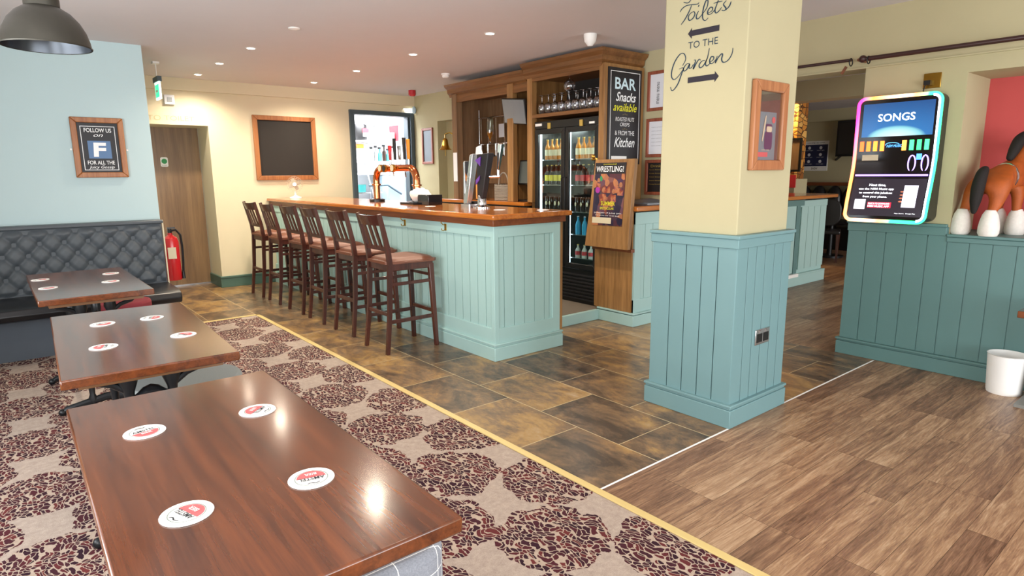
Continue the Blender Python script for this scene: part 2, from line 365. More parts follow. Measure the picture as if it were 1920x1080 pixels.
    def stroke(s, pts, w, O, U, V, depth=.0015, taper=True):
        # smooth ribbon through 2-D points
        P = []
        n = len(pts)
        for i in range(n-1):
            p0 = pts[max(i-1, 0)]; p1 = pts[i]; p2 = pts[i+1]; p3 = pts[min(i+2, n-1)]
            for k in range(6):
                t = k/6; P.append(tuple(.5*((2*p1[a])+(-p0[a]+p2[a])*t+(2*p0[a]-5*p1[a]+4*p2[a]-p3[a])*t*t+(-p0[a]+3*p1[a]-3*p2[a]+p3[a])*t**3) for a in (0, 1)))
        P.append(tuple(pts[-1])); O = Vector(O); U = Vector(U); V = Vector(V); Nn = U.cross(V).normalized()*depth
        L = []; R_ = []
        for i, p in enumerate(P):
            a = P[max(i-1, 0)]; b = P[min(i+1, len(P)-1)]; dx, dy = b[0]-a[0], b[1]-a[1]; q = math.hypot(dx, dy) or 1
            ww = w*(.55+.45*sin(pi*i/(len(P)-1)))/2 if taper else w/2
            # broad-nib: heavier on down strokes
            ww *= .75+.5*abs(dy)/q
            L.append(O+U*(p[0]-dy/q*ww)+V*(p[1]+dx/q*ww)+Nn); R_.append(O+U*(p[0]+dy/q*ww)+V*(p[1]-dx/q*ww)+Nn)
        L = [s.bm.verts.new(v) for v in L]; R_ = [s.bm.verts.new(v) for v in R_]
        for i in range(len(L)-1): s.bm.faces.new([R_[i], R_[i+1], L[i+1], L[i]])
        return s

def tag(o, label=None, cat=None, group=None, kind=None):
    if label: o['label'] = label
    if cat: o['category'] = cat
    if group: o['group'] = group
    if kind: o['kind'] = kind
    return o
ORG = {}
def root_org(p):
    while p.parent: p = p.parent
    return ORG.get(p.name, Vector((0, 0, 0)))
def empty(name, loc, label, cat, group=None, rz=0):
    o = bpy.data.objects.new(name, None); COL.objects.link(o); o.location = loc; o.rotation_euler = (0, 0, rz); o.empty_display_size = .05
    ORG[o.name] = Vector(loc); return tag(o, label, cat, group)
def build(name, mb, mat, parent=None, org=None, bevel=0, smooth=True, angle=35, label=None, cat=None, group=None, kind=None):
    bm = mb.bm; bmesh.ops.recalc_face_normals(bm, faces=bm.faces[:])
    if parent is not None: o0 = root_org(parent)
    elif org is not None: o0 = Vector(org)
    else:
        xs = [v.co for v in bm.verts]
        o0 = Vector(((min(v.x for v in xs)+max(v.x for v in xs))/2, (min(v.y for v in xs)+max(v.y for v in xs))/2, min(v.z for v in xs)))
    bmesh.ops.translate(bm, verts=bm.verts[:], vec=-o0)
    me = bpy.data.meshes.new(name); bm.to_mesh(me); bm.free(); me.materials.append(mat)
    if smooth:
        me.shade_smooth(); me.set_sharp_from_angle(angle=radians(angle))
    o = bpy.data.objects.new(name, me); COL.objects.link(o)
    if parent is not None: o.parent = parent
    else: o.location = o0; ORG[o.name] = o0.copy()
    if bevel:
        b = o.modifiers.new('bevel', 'BEVEL'); b.width = bevel; b.segments = 2; b.limit_method = 'ANGLE'; b.angle_limit = radians(40)
    return tag(o, label, cat, group, kind)
def kids(o): return [c for c in bpy.data.objects if c.parent == o]
def copy_tree(o, parent=None):
    c = o.copy(); COL.objects.link(c); c.parent = parent
    for ch in kids(o): copy_tree(ch, c)
    return c
def place(proto, first, loc, label, rz=0, group=None):
    o = proto if first else copy_tree(proto)
    o.location = loc; o.rotation_euler = (0, 0, rz); o['label'] = label
    if group: o['group'] = group
    return o
def struct(name, mb, mat, bevel=0, parent=None): return build(name, mb, mat, parent, org=(0, 0, 0), bevel=bevel, kind=None if parent else 'structure')
X_, Y_, Z_ = Vector((1, 0, 0)), Vector((0, 1, 0)), Vector((0, 0, 1))
CZ = 2.57

# ================================================================== ROOM SHELL
struct('floor', MB().box(1.95, 5.0, 1.78, 9.9, -.06, 0).box(1.1, 1.95, 6.56, 9.9, -.06, 0), m['tile'])
struct('floor', MB().box(1.95, 5.0, -3.2, 1.78, -.06, 0).box(5.0, 12.9, -3.2, 9.5, -.06, 0), m['plank'])
struct('floor', MB().box(-1.1, 1.95, -3.2, 6.56, -.06, 0), m['carpet'])
struct('trim_1', MB().box(1.925, 1.965, -3.2, 6.56, 0, .006).box(1.2, 1.965, 6.53, 6.57, 0, .006), m['brass'], bevel=.002)
struct('trim_2', MB().box(1.965, 5.0, 1.773, 1.783, 0, .0015), m['white'])
struct('ceiling', MB().box(-1.1, 12.9, -3.2, 11, CZ, CZ+.1), m['ceil'])
# back wall with recess for door_1 and opening for door_2
struct('wall_back', MB().box(2.13, 4.06, 8.5, 8.62, 0, CZ).box(4.98, 5.1, 8.5, 8.62, 0, CZ).box(4.06, 4.98, 8.5, 8.62, 2.28, CZ)
       .box(1.1, 2.13, 8.5, 8.62, 2.03, CZ).box(2.13, 2.2, 8.62, 9.1, 0, CZ).box(1.16, 5.08, 8.45, 8.5, 2.43, CZ).box(1.1, 2.13, 8.62, 9.1, 2.03, 2.1), m['cream'])
struct('baseboard_back', MB().box(2.12, 2.8, 8.478, 8.5, 0, .14).box(2.108, 2.13, 8.478, 9.0, 0, .14).box(2.11, 2.8, 8.47, 8.5, .12, .145), m['dgreen'], bevel=.004)
# blue wall end / banquette wall
struct('wall_left', MB().box(-1.1, 1.16, 6.6, 9.1, 0, CZ), m['blue'])
# window wall on the far left and its openings
struct('wall_side', MB().box(-1.2, -1.1, -3.2, 9.1, 0, .55).box(-1.2, -1.1, -3.2, 9.1, 2.3, CZ).box(-1.2, -1.1, 4.6, 9.1, .55, 2.3).box(-1.2, -1.1, -3.2, -.4, .55, 2.3)
       .box(-1.2, -1.1, 1.9, 2.2, .55, 2.3), m['cream'])
for i, (a, b) in enumerate(((-.4, 1.9), (2.2, 4.6))):
    w = struct('window_%d' % (i+1), MB().frame(b-a, 1.75, .05, (-1.17, (a+b)/2, 1.425), -Y_, Z_, .05).box(-1.17, -1.12, (a+b)/2-.02, (a+b)/2+.02, .55, 2.3), m['slate'])
# right wall behind the bar with alcove
struct('wall_right', MB().box(5.05, 5.2, 7.83, 8.5, 0, CZ).box(5.05, 5.2, 3.78, 6.9, 0, CZ).box(5.05, 5.2, 6.9, 7.83, 2.17, CZ).box(5.2, 5.26, 6.8, 7.95, 0, CZ), m['olive'])
# beam, pier, low wall on the right
struct('wall_pier', MB().box(5.05, 5.55, 1.40, 2.04, 0, CZ).box(5.05, 5.55, -.6, 1.40, 2.05, CZ).box(5.05, 5.55, -.6, 1.40, 0, .965).box(5.05, 5.55, -3.2, -.6, 0, CZ)
       .box(5.05, 5.3, 2.04, 3.78, 2.16, CZ), m['olive'])
struct('trim_3', MB().box(5.033, 5.05, -3.2, 3.78, 2.155, 2.165), m['olive'])
g = MB()   # boarded dado of the right-hand wall
ys = [2.055, 1.92, 1.79, 1.655, 1.52, 1.40, 1.27, 1.14, 1.01, .88, .75, .62, .49, .36]
for a, b in zip(ys, ys[1:]):
    top = 1.03 if b >= 1.399 else .955
    g.box(5.03, 5.05, b+.003, a-.003, .13, top)
g.box(5.036, 5.05, -.6, 2.05, .1, .955).box(5.036, 5.42, 2.04, 2.055, .1, 1.03)
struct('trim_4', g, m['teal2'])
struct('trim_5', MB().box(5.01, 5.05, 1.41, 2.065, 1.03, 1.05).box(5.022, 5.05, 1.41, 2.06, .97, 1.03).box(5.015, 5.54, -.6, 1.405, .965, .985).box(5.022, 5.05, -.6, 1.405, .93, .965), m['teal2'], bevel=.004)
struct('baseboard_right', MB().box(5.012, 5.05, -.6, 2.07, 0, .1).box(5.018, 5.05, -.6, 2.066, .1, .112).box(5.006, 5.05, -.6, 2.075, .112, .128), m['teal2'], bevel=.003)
struct('wall_niche', MB().box(5.55, 5.6, -.6, 1.42, .9, 2.1), m['red_wall'])
# far room
struct('wall_far', MB().box(12.5, 12.6, -3.2, 9.5, 0, CZ).box(12.42, 12.5, -3.2, 9.5, 2.35, CZ), m['olive'])
struct('wall_far_left', MB().box(5.86, 12.5, 9.4, 9.5, 0, CZ), m['olive'])
struct('trim_6', MB().box(8.3, 8.6, -3.2, 9.4, 2.32, CZ), m['olive'])
# kitchen beyond door_2
struct('wall_kitchen', MB().box(3.7, 5.9, 9.9, 9.95, 0, CZ).box(3.7, 3.76, 8.62, 9.9, 0, CZ).box(5.78, 5.84, 8.5, 9.9, 0, CZ).box(5.1, 5.8, 8.5, 8.56, 0, CZ), m['whitewall'])
struct('door_2', MB().box(4.0, 4.06, 8.46, 8.63, 0, 2.33).box(4.98, 5.04, 8.46, 8.63, 0, 2.33).box(4.06, 4.98, 8.46, 8.63, 2.27, 2.33).box(4.06, 4.09, 8.5, 8.63, 0, 2.27).box(4.95, 4.98, 8.5, 8.63, 0, 2.27), m['slate'], bevel=.004)
kl = struct('ceiling_kitchen', MB().box(4.3, 5.4, 9.0, 9.2, 2.50, 2.57), m['wall_lampglow'])
area('kitchen_light', (4.7, 9.1, 2.45), (4.9, 9.4, 0), 1.2, 45, (.95, .97, 1), .8)
# door_1 in its recess
d1 = struct('door_1', MB().box(1.16, 2.12, 9.0, 9.05, .02, 2.03), m['doorw'])
build('door_foot_strip', MB().box(1.5, 2.12, 8.985, 9.0, .0, .02), m['steel'], d1)  # low steel strip along the foot of the door leaf
st = build('fire_door_sticker', MB().rrect(.085, .12, .02, (1.70, 8.999, 1.60), X_, Z_, .002), m['white'], d1)
build('green_symbol', MB().lathe([(0, 0), (.032, 0), (.032, .002), (0, .002)], (1.70, 8.995, 1.61), 20, Matrix.Rotation(pi/2, 3, 'X')), m['sticker'], d1)
build('lettering', MB().text('Fire door', (1.70, 8.996, 1.56), X_, Z_, .06, .009).text('Keep shut', (1.70, 8.996, 1.547), X_, Z_, .05, .006), m['ink'], d1)
wl = build('wall_lettering', MB().text('TO TOILET', (1.73, 8.5, 2.105), X_, Z_, .5, .055, depth=.004), m['faint'], label='faint raised cream TOILET lettering above the brown door', cat='lettering')

# ================================================================== PILLAR
px0, px1, py0, py1 = 3.06, 3.60, 1.82, 2.34
struct('wall_pillar', MB().box(px0, px1, py0, py1, 0, CZ), m['pcream'], bevel=.006)
g = MB().box(px0-.014, px1+.014, py0-.014, py1+.014, 0, 1.04)
def boards(g, axis, fixed, lo, hi, cuts, z0, z1, th):
    e = [lo]+cuts+[hi]
    for a, b in zip(e, e[1:]):
        if axis == 'x': g.box(fixed-th if th > 0 else fixed, fixed if th > 0 else fixed-th, a+.0025, b-.0025, z0, z1)
        else: g.box(a+.0025, b-.0025, fixed-th if th > 0 else fixed, fixed if th > 0 else fixed-th, z0, z1)
boards(g, 'x', px0-.014, py0-.028, py1+.014, [1.91, 2.01, 2.115, 2.22], .13, 1.03, .014)
boards(g, 'y', py0-.014, px0-.028, px1+.014, [3.14, 3.23, 3.325, 3.425, 3.52], .13, 1.03, .014)
struct('trim_7', g, m['teal'], bevel=.0015)
g = MB().box(px0-.045, px1+.03, py0-.045, py1+.03, 1.062, 1.082).box(px0-.036, px1+.025, py0-.036, py1+.025, 1.01, 1.062)
struct('trim_8', g, m['teal'], bevel=.004)
struct('baseboard_pillar', MB().box(px0-.05, px1+.03, py0-.05, py1+.03, 0, .105).box(px0-.044, px1+.026, py0-.044, py1+.026, .105, .118).box(px0-.052, px1+.034, py0-.052, py1+.034, .118, .134), m['teal'], bevel=.004)
# painted sign lettering on the pillar (plane X = px0, reading direction is -Y)
STK = {'T1': [(2.2407, 2.2935), (2.2283, 2.3076), (2.2031, 2.318), (2.1681, 2.3171), (2.1303, 2.3126), (2.1195, 2.3195)], 'T2': [(2.1666, 2.3133), (2.1822, 2.2834), (2.2061, 2.2495), (2.2309, 2.2256)],
 'o': [(2.1598, 2.2791), (2.1795, 2.2676), (2.185, 2.2507), (2.1754, 2.2372), (2.1549, 2.2452), (2.1433, 2.2633), (2.1503, 2.2783), (2.1647, 2.276)], 'i': [(2.1209, 2.2757), (2.1334, 2.2539), (2.1301, 2.2381), (2.1171, 2.2382), (2.0993, 2.2525)],
 'l': [(2.0993, 2.2525), (2.0705, 2.2819), (2.0645, 2.3153), (2.0756, 2.32), (2.0891, 2.2905), (2.095, 2.2517), (2.09, 2.2282), (2.0749, 2.219), (2.0585, 2.2299)],
 'e': [(2.0628, 2.2531), (2.0392, 2.26), (2.034, 2.2738), (2.0481, 2.28), (2.0634, 2.2631), (2.0607, 2.2477), (2.0414, 2.2466), (2.0215, 2.2625)], 't': [(2.0007, 2.3097), (2.011, 2.2849), (2.0196, 2.2597), (2.0116, 2.2449), (1.9944, 2.2524), (1.9807, 2.2668)],
 't2': [(2.0293, 2.2959), (2.0029, 2.2979), (1.9766, 2.2965)], 's': [(1.9535, 2.2952), (1.9698, 2.2792), (1.9541, 2.2567), (1.9639, 2.2475), (1.9799, 2.2535)], 's2': [(1.9537, 2.2494), (1.9346, 2.2649), (1.9262, 2.2848)],
 'G': [(2.2104, 2.0054), (2.1911, 2.037), (2.2036, 2.0676), (2.2299, 2.0687), (2.2615, 2.0361), (2.2809, 1.9906), (2.2813, 1.953), (2.2636, 1.9369), (2.2375, 1.9504), (2.2061, 1.9838)], 'G2': [(2.2327, 1.9898), (2.2045, 1.9925), (2.2148, 1.961), (2.2357, 1.9128), (2.2611, 1.8833), (2.2779, 1.879), (2.287, 1.8995)],
 'a': [(2.1639, 2.0098), (2.1845, 2.0099), (2.203, 1.9887), (2.1984, 1.9749), (2.18, 1.9831), (2.1638, 2.0082), (2.1666, 1.9866), (2.1512, 1.9873), (2.1393, 2.0039)], 'r': [(2.1372, 2.0244), (2.1263, 2.0218), (2.1328, 2.0005), (2.1393, 1.9779), (2.1205, 2.0066), (2.1039, 2.0249), (2.0948, 2.0175)],
 'd': [(2.0649, 2.0134), (2.0864, 2.0123), (2.1022, 1.9938), (2.0952, 1.9795), (2.0758, 1.9878), (2.0531, 2.023), (2.0425, 2.0731)], 'd2': [(2.0531, 2.023), (2.0627, 1.9963), (2.054, 1.9834), (2.0362, 1.9928)],
 'e2': [(2.0366, 1.9994), (2.0161, 2.0103), (2.0132, 2.0235), (2.0279, 2.027), (2.0372, 2.0106), (2.0333, 1.9939), (2.0181, 1.9929), (1.9981, 2.0103)], 'n': [(1.9919, 2.0255), (1.9981, 2.0103), (2.0018, 1.9917), (1.9866, 2.0162), (1.967, 2.0334), (1.9608, 2.0275), (1.9653, 2.0058), (1.9556, 1.9895), (1.9353, 1.9907), (1.916, 2.0063), (1.9033, 2.0315), (1.9018, 2.0533)]}
g = MB()
for k in ('T1', 'T2', 'o', 'i', 'l', 'e', 't', 't2', 's', 's2'): g.stroke([(-y, z) for y, z in STK[k]], .0062, (px0, 0, 0), -Y_, Z_)
g.stroke([(-2.125, 2.298), (-2.118, 2.306)], .006, (px0, 0, 0), -Y_, Z_)
g.stroke([(-2.22, 2.34), (-2.19, 2.331), (-2.17, 2.345)], .006, (px0, 0, 0), -Y_, Z_)
build('wall_lettering', g, m['navy'], label='navy handwritten word Toilets painted on the cream pillar', cat='lettering')
g = MB()
for k in ('G', 'G2', 'a', 'r', 'd', 'd2', 'e2', 'n'): g.stroke([(-y, z) for y, z in STK[k]], .0062, (px0, 0, 0), -Y_, Z_)
build('wall_lettering', g, m['navy'], label='navy handwritten word Garden painted on the cream pillar', cat='lettering')
build('wall_lettering', MB().text('TO THE', (px0, 2.085, 2.106), -Y_, Z_, .185, .036, bold=.0), m['navy'], label='navy capitals TO THE between the two pillar arrows', cat='lettering')
arr = [(-.095, 0), (-.07, .028), (-.07, .015), (.1, .015), (.1, -.015), (-.07, -.015), (-.07, -.028)]
build('painted_arrow', MB().poly(arr, (px0, 2.088, 2.168), -Y_, Z_, .0015), m['arrow'], label='black arrow pointing left beneath the word Toilets on the pillar', cat='arrow')
build('painted_arrow', MB().poly([(-x, y) for x, y in arr][::-1], (px0, 2.072, 1.922), -Y_, Z_, .0015), m['arrow'], label='black arrow pointing right beneath the word Garden on the pillar', cat='arrow')
# frame on the pillar
t = empty('framed_poster', (3.295, py0, 1.43), 'wood-framed narrow poster of an ice cream jar hung on the pillar', 'picture frame')
F_O = Vector((3.295, py0, 1.66))
build('frame', MB().frame(.345, .47, .055, F_O, X_, Z_, .03), wood('tan_picture_frame', '#8c5433', '#bd8359', 'Z', .35), t, bevel=.006)
build('backing', MB().box(3.295-.12, 3.295+.12, py0-.008, py0, 1.47, 1.85), paint('mid_brown_backing', '#5a5148', .5), t)
po = build('poster', MB().box(3.175, 3.375, py0-.012, py0-.008, 1.47, 1.735), paint('teal_poster_ground', '#6f8c93', .5), t)
build('jar_print', MB().rrect(.08, .1, .02, (3.30, py0-.0125, 1.585), X_, Z_, .001).rrect(.065, .035, .01, (3.30, py0-.0125, 1.655), X_, Z_, .001), paint('dark_violet_jar_print', '#454064', .4), po)
build('cream_print', MB().rrect(.055, .03, .01, (3.302, py0-.0138, 1.645), X_, Z_, .001).stroke([(3.235, 1.58), (3.25, 1.65), (3.262, 1.715)], .012, (0, py0-.013, 0), X_, Z_).text('summer treats', (3.275, py0-.0125, 1.545-.01), X_, Z_, .08, .008), m['cream_l'], po)
build('red_banner_print', MB().box(3.19, 3.30, py0-.014, py0-.0125, 1.498, 1.522), m['redp'], po)
build('round_emblem', MB().lathe([(0, 0), (.017, 0), (.017, .0015), (0, .0015)], (3.345, py0-.0128, 1.695), 16, Matrix.Rotation(pi/2, 3, 'X')), m['redp'], po)
build('glazing', MB().box(3.295-.12, 3.295+.12, py0-.018, py0-.0165, 1.47, 1.85), m['pglass'], t)
t = empty('wall_socket', (3.33, py0-.028, .43), 'brushed chrome twin wall socket on the pillar dado', 'socket')
build('plate', MB().box(3.26, 3.415, py0-.036, py0-.028, .435, .525), m['steel'], t, bevel=.003)
build('socket_insert', MB().box(3.275, 3.33, py0-.038, py0-.036, .45, .5).box(3.345, 3.40, py0-.038, py0-.036, .45, .5), m['black'], t)
for x in (3.303, 3.372): build('switch', MB().box(x-.008, x+.008, py0-.041, py0-.036, .503, .518), m['steel'], t)

# ================================================================== BAR COUNTER
bx0, by0 = 2.83, 3.66
t = empty('bar_counter', (3.2, 6, 0), 'duck egg painted panelled bar counter with glossy orange wood top', 'bar counter')
g = MB().box(bx0+.012, 3.50, by0+.012, 8.49, 0, 1.04)
yy = []; y = by0+.008
while y < 8.4: yy.append(y); y += .105
yy.append(8.47)
for a, b in zip(yy, yy[1:]): g.box(bx0, bx0+.012, a+.003, b-.003, .245, .955)
xx = [bx0+.09, 3.02, 3.125, 3.23, 3.335, 3.39]
xx = [bx0+.0]+xx+[3.50]
for a, b in zip(xx, xx[1:]): g.box(a+.003, b-.003, by0, by0+.012, .245, .955)
build('panelling', g, m['duck'], t)
build('rails', MB().box(bx0-.012, bx0+.02, by0-.012, 8.49, .95, 1.045).box(bx0-.012, 3.50, by0-.012, by0+.02, .95, 1.045).box(bx0-.012, bx0+.02, by0-.012, 8.49, .1, .25).box(bx0-.012, 3.50, by0-.012, by0+.02, .1, .25)
      .box(bx0-.0125, bx0+.03, by0-.0125, by0+.03, .1, 1.045).box(3.42, 3.4995, by0-.0125, by0+.02, .1005, 1.0445), m['duck'], t, bevel=.003)
build('skirting', MB().box(bx0-.03, 3.52, by0-.03, 8.49, 0, .105).box(bx0-.024, 3.515, by0-.024, 8.49, .105, .12).box(bx0-.032, 3.522, by0-.032, 8.49, .12, .135), m['duck'], t, bevel=.004)
build('end_post', MB().box(3.503, 3.53, by0-.008, by0+.1, .137, 1.034), m['oak'], t)
build('apron', MB().box(bx0-.035, 3.54, by0-.035, 8.49, 1.035, 1.085), m['apron'], t, bevel=.004)
build('worktop', MB().box(2.765, 3.575, 3.585, 8.49, 1.085, 1.125), m['counter'], t, bevel=.009)
for i, y in enumerate((4.29, 4.95, 5.62, 6.3)):
    h = empty('coat_hook', (2.815, y, .95), ['brass coat hook on the bar front nearest the corner', 'second brass coat hook from the bar corner, behind the stools', 'third brass coat hook from the bar corner', 'fourth brass coat hook from the bar corner'][i], 'hook', 'brass coat hooks under the counter')
    build('back_plate', MB().box(2.812, 2.818, y-.012, y+.012, .965, 1.02), m['brassm'], h)
    build('hook_arm', MB().tube([(2.812, y, .975), (2.795, y, .965), (2.78, y, .97), (2.776, y, .985)], .004, 8).tube([(2.812, y, 1.01), (2.79, y, 1.015), (2.775, y, 1.03)], .004, 8).sphere((2.774, y, 1.032), .006), m['brassm'], h)

# servery counter that runs on to the right into the other room, and its step
t = empty('servery_counter', (6.4, 3.9, 0), 'duck egg servery counter running right behind the pillar under an orange top', 'bar counter')
g = MB().box(4.47, 4.99, 3.69, 4.06, 0, 1.06).box(5.0, 5.2, 3.72, 3.775, 0, 1.06).box(5.2, 8.35, 3.72, 4.25, 0, 1.06)
for a, b in zip([4.47+.03*0, 4.62, 4.73, 4.84, 4.99], [4.62, 4.73, 4.84, 4.99]): g.box(a+.003, b-.003, 3.68, 3.69, .25, .95)
for a in [7.68+k*.167 for k in range(4)]: g.box(a+.004, a+.163, 3.705, 3.72, .2, 1.0)
build('panelling', g, m['duck'], t)
build('rails', MB().box(4.465, 4.99, 3.668, 3.70, .95, 1.06).box(4.465, 4.99, 3.668, 3.70, .1, .25).box(4.465, 4.56, 3.67, 3.70, .1, 1.06).box(5.0, 8.355, 3.70, 3.73, .98, 1.06), m['duck'], t, bevel=.003)
build('skirting', MB().box(4.435, 4.99, 3.645, 4.1, 0, .105).box(4.43, 4.99, 3.64, 4.1, .112, .128).box(5.0, 8.38, 3.68, 3.77, 0, .13).box(5.0, 8.375, 3.675, 3.77, .13, .15), m['duck'], t, bevel=.004)
build('oak_end_panel', MB().box(4.447, 4.47, 3.69, 4.15, .13, 1.06), m['oak'], t, label='bare oak end panel')
build('worktop', MB().box(4.40, 5.04, 3.60, 4.06, 1.075, 1.12).box(5.04, 5.2, 3.62, 3.775, 1.08, 1.125).box(5.2, 8.47, 3.62, 4.3, 1.08, 1.125), m['counterx'], t, bevel=.008)
build('shutter_door', MB().box(6.2, 7.52, 3.695, 3.72, .17, 1.0), m['duck'], t)
build('shutter_gap', MB().box(7.53, 7.62, 3.69, 3.72, .14, 1.06).box(6.2, 7.7, 3.685, 3.72, 1.0, 1.07), m['teal2'], t)
build('white_sill', MB().box(6.2, 7.62, 3.66, 3.70, .12, .16), m['white'], t)
struct('floor_servery', MB().box(3.55, 5.0, 4.12, 8.5, 0, .1), m['mat_grey'])
struct('trim_9', MB().box(3.53, 4.44, 4.08, 4.12, 0, .1), m['duck'], bevel=.004)
# second, further servery counter seen over the first
t = empty('rear_counter', (7.8, 5.3, 0), 'wooden topped rear counter behind the far servery', 'counter')
build('body', MB().box(6.6, 9.0, 5.2, 5.6, 0, 1.1), m['oakd'], t); build('worktop', MB().box(6.55, 9.3, 5.1, 5.65, 1.1, 1.16), m['counterx'], t)

# raised counter flap with wrestling poster
t = empty('counter_flap', (4.39, 3.87, .73), 'raised oak counter flap carrying the wrestling poster', 'counter flap')
g = MB(); g.hexa([(4.33, 3.645, .73), (4.375, 3.645, .73), (4.375, 4.175, .73), (4.33, 4.175, .73)], [(4.38, 3.625, 1.54), (4.425, 3.625, 1.54), (4.425, 4.095, 1.54), (4.38, 4.095, 1.54)])
build('board', g, m['oak'], t, bevel=.004)
build('hinge', MB().cyl((4.40, 4.1, 1.545), (4.40, 4.16, 1.545), .012).sphere((4.385, 4.13, 1.57), .02), m['brassm'], t)
build('cleat', MB().box(4.40, 4.45, 3.66, 4.14, .70, .73), m['apron'], t)
pU = -Y_; pV = Vector((.05, 0, .81)).normalized(); pN = pU.cross(pV).normalized()
PO = Vector((4.362, 3.905, 1.225)) + pN*.004   # poster centre on the board
pst = empty('wrestling_poster', tuple(PO-pV*.3), 'dark WRESTLING event poster fixed to the raised oak flap', 'poster')
def on(u, v, lift=0): return PO+pU*u+pV*v+pN*lift
build('sheet', MB().poly([(-.19, -.29), (.18, -.285), (.19, .285), (-.18, .285)], PO, pU, pV, .002), red_black_poster(), pst)
build('header_band', MB().poly([(-.18, .185), (.185, .185), (.19, .283), (-.178, .283)], on(0, 0, .002), pU, pV, .001), m['signblack'], pst)
build('lettering', MB().text('WRESTLING!', on(0, .228, .0035), pU, pV, .33, .052, bold=.01).text('SUNDAY 17 JUNE 2PM', on(0, -.175, .0035), pU, pV, .33, .016).text('TICKETS AT THE BAR', on(0, -.197, .0035), pU, pV, .3, .009), m['chalkwhite'], pst)
build('gold_lettering', MB().text('SUMMER', on(0, -.085, .0035), pU, pV, .17, .038, bold=.01).text('SPECTACULAR', on(-.01, -.13, .0035), pU, pV, .17, .022, bold=.01).text('CHAMPIONSHIP', on(0, .27, .0035), pU, pV, .16, .01), m['yellow'], pst)
g = MB(); g2 = MB()
for (u, v, s) in ((-.13, .12, .022), (-.02, .1, .03), (.09, .1, .022), (.14, .08, .026), (-.06, .03, .028), (.06, .02, .026)):
    g.sphere(on(u, v, .002), s, .05, .8, 1.15, 12, 8); g2.poly([(-s*1.3, -.09), (s*1.3, -.09), (s*1.1, -s), (-s*1.1, -s)], on(u, v, .002), pU, pV, .002)
build('wrestler_figures', g, paint('skin_tone_print', '#a9704e', .5, var=.4, scale=40), pst)
build('wrestler_costumes', g2, (lambda q: (q.set(q.b.inputs['Base Color'], q.ramp(q.noise(q.pos(), 14, 2), [(.3, '#2a2440'), (.45, '#8d3b2a'), (.55, '#b9774f'), (.65, '#7d2f50'), (.8, '#c98a4c')])), q.fin(.4))[1])(NT('wrestler_costume_print')), pst)
build('purple_badge', MB().lathe([(0, 0), (.028, 0), (.028, .002), (0, .002)], on(-.135, .035, .003), 16, Matrix.Rotation(-pi/2, 3, 'Y')), paint('magenta_print', '#a3329a', .5), pst)
build('green_hair_print', MB().sphere(on(-.1, .14, .003), .02, .05, .8, 1.3), paint('green_print', '#2f8f5a', .5), pst)
build('white_box_print', MB().poly([(-.185, -.27), (.05, -.27), (.05, -.215), (-.185, -.215)], on(0, 0, .003), pU, pV, .001), m['cream_l'], pst)

# ================================================================== BACK BAR UNIT
UX, UB = 4.47, 5.02
t = empty('back_bar_unit', (4.75, 5.4, .1), 'tall oak back bar unit with a stepped cornice around the fridge', 'bar unit')
g = MB()
for y0, y1 in ((4.08, 4.145), (5.10, 5.18), (5.42, 5.52), (6.50, 6.60)): g.box(UX, UX+.07, y0, y1, .1, 2.42)
build('post', MB().box(UX, UX+.07, 4.08, 4.15, .1, 2.42), m['oak'], t, bevel=.004)
build('post', MB().box(UX, UX+.07, 5.10, 5.18, 1.11, 2.42), m['oak'], t, bevel=.004)
build('post', MB().box(UX, UX+.07, 5.42, 5.52, 1.11, 2.38), m['oak'], t, bevel=.004)
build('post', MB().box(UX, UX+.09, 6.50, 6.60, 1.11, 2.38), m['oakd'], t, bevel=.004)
build('side_panel', MB().box(UX+.03, 5.04, 4.085, 4.13, .1, 2.42), m['oak'], t)
build('side_panel', MB().box(UX+.07, UB, 5.14, 5.18, .1, 2.4), m['oak'], t)
build('side_panel', MB().box(UX+.07, UB, 5.46, 5.50, 1.11, 2.38), m['oak'], t)
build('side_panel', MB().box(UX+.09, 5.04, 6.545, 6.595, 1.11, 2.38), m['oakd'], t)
build('back_panel', MB().box(5.02, 5.045, 4.13, 5.14, .1, 2.42), m['chalk'], t)
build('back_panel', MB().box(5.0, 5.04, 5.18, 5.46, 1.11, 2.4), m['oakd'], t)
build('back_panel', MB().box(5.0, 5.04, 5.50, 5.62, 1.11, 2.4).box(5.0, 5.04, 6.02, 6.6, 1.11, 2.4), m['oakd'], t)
build('tiled_panel', (lambda g: [g.box(5.01, 5.035, 5.62+i*.135+.002, 5.62+(i+1)*.135-.002, 1.11+j*.135+.002, 1.11+(j+1)*.135-.002) for i in range(3) for j in range(9)] and g)(MB()), m['tilew'], t)
def cornice(g, x0, y0, y1, zt, side0=True):
    prof = [(0, .0), (.012, .03), (.035, .05), (.04, .09), (.075, .12), (.085, .145)]
    for (a, za), (b, zb) in zip(prof, prof[1:]):
        g.hexa([(x0-a, y0-(a if side0 else 0), zt-.145+za), (UB+.02, y0-(a if side0 else 0), zt-.145+za), (UB+.02, y1, zt-.145+za), (x0-a, y1, zt-.145+za)],
               [(x0-b, y0-(b if side0 else 0), zt-.145+zb), (UB+.02, y0-(b if side0 else 0), zt-.145+zb), (UB+.02, y1, zt-.145+zb), (x0-b, y1, zt-.145+zb)])
    return g
build('cornice', cornice(MB(), UX, 4.12, 5.2, 2.54), m['oaky'], t)
build('cornice', cornice(MB(), UX+.03, 5.2, 6.68, 2.49, False), m['oaky'], t)
build('header_rail', MB().box(UX+.005, UX+.04, 4.15, 5.10, 2.36, 2.42).box(UX+.01, UX+.04, 5.18, 6.5, 2.28, 2.36), m['oaky'], t)
build('glass_shelf', MB().box(UX+.0, 5.02, 4.15, 5.10, 1.99, 2.025), m['oaky'], t)
build('rear_shelf', MB().box(4.42, 5.02, 5.18, 6.95, 1.07, 1.11), m['counter'], t, bevel=.004)
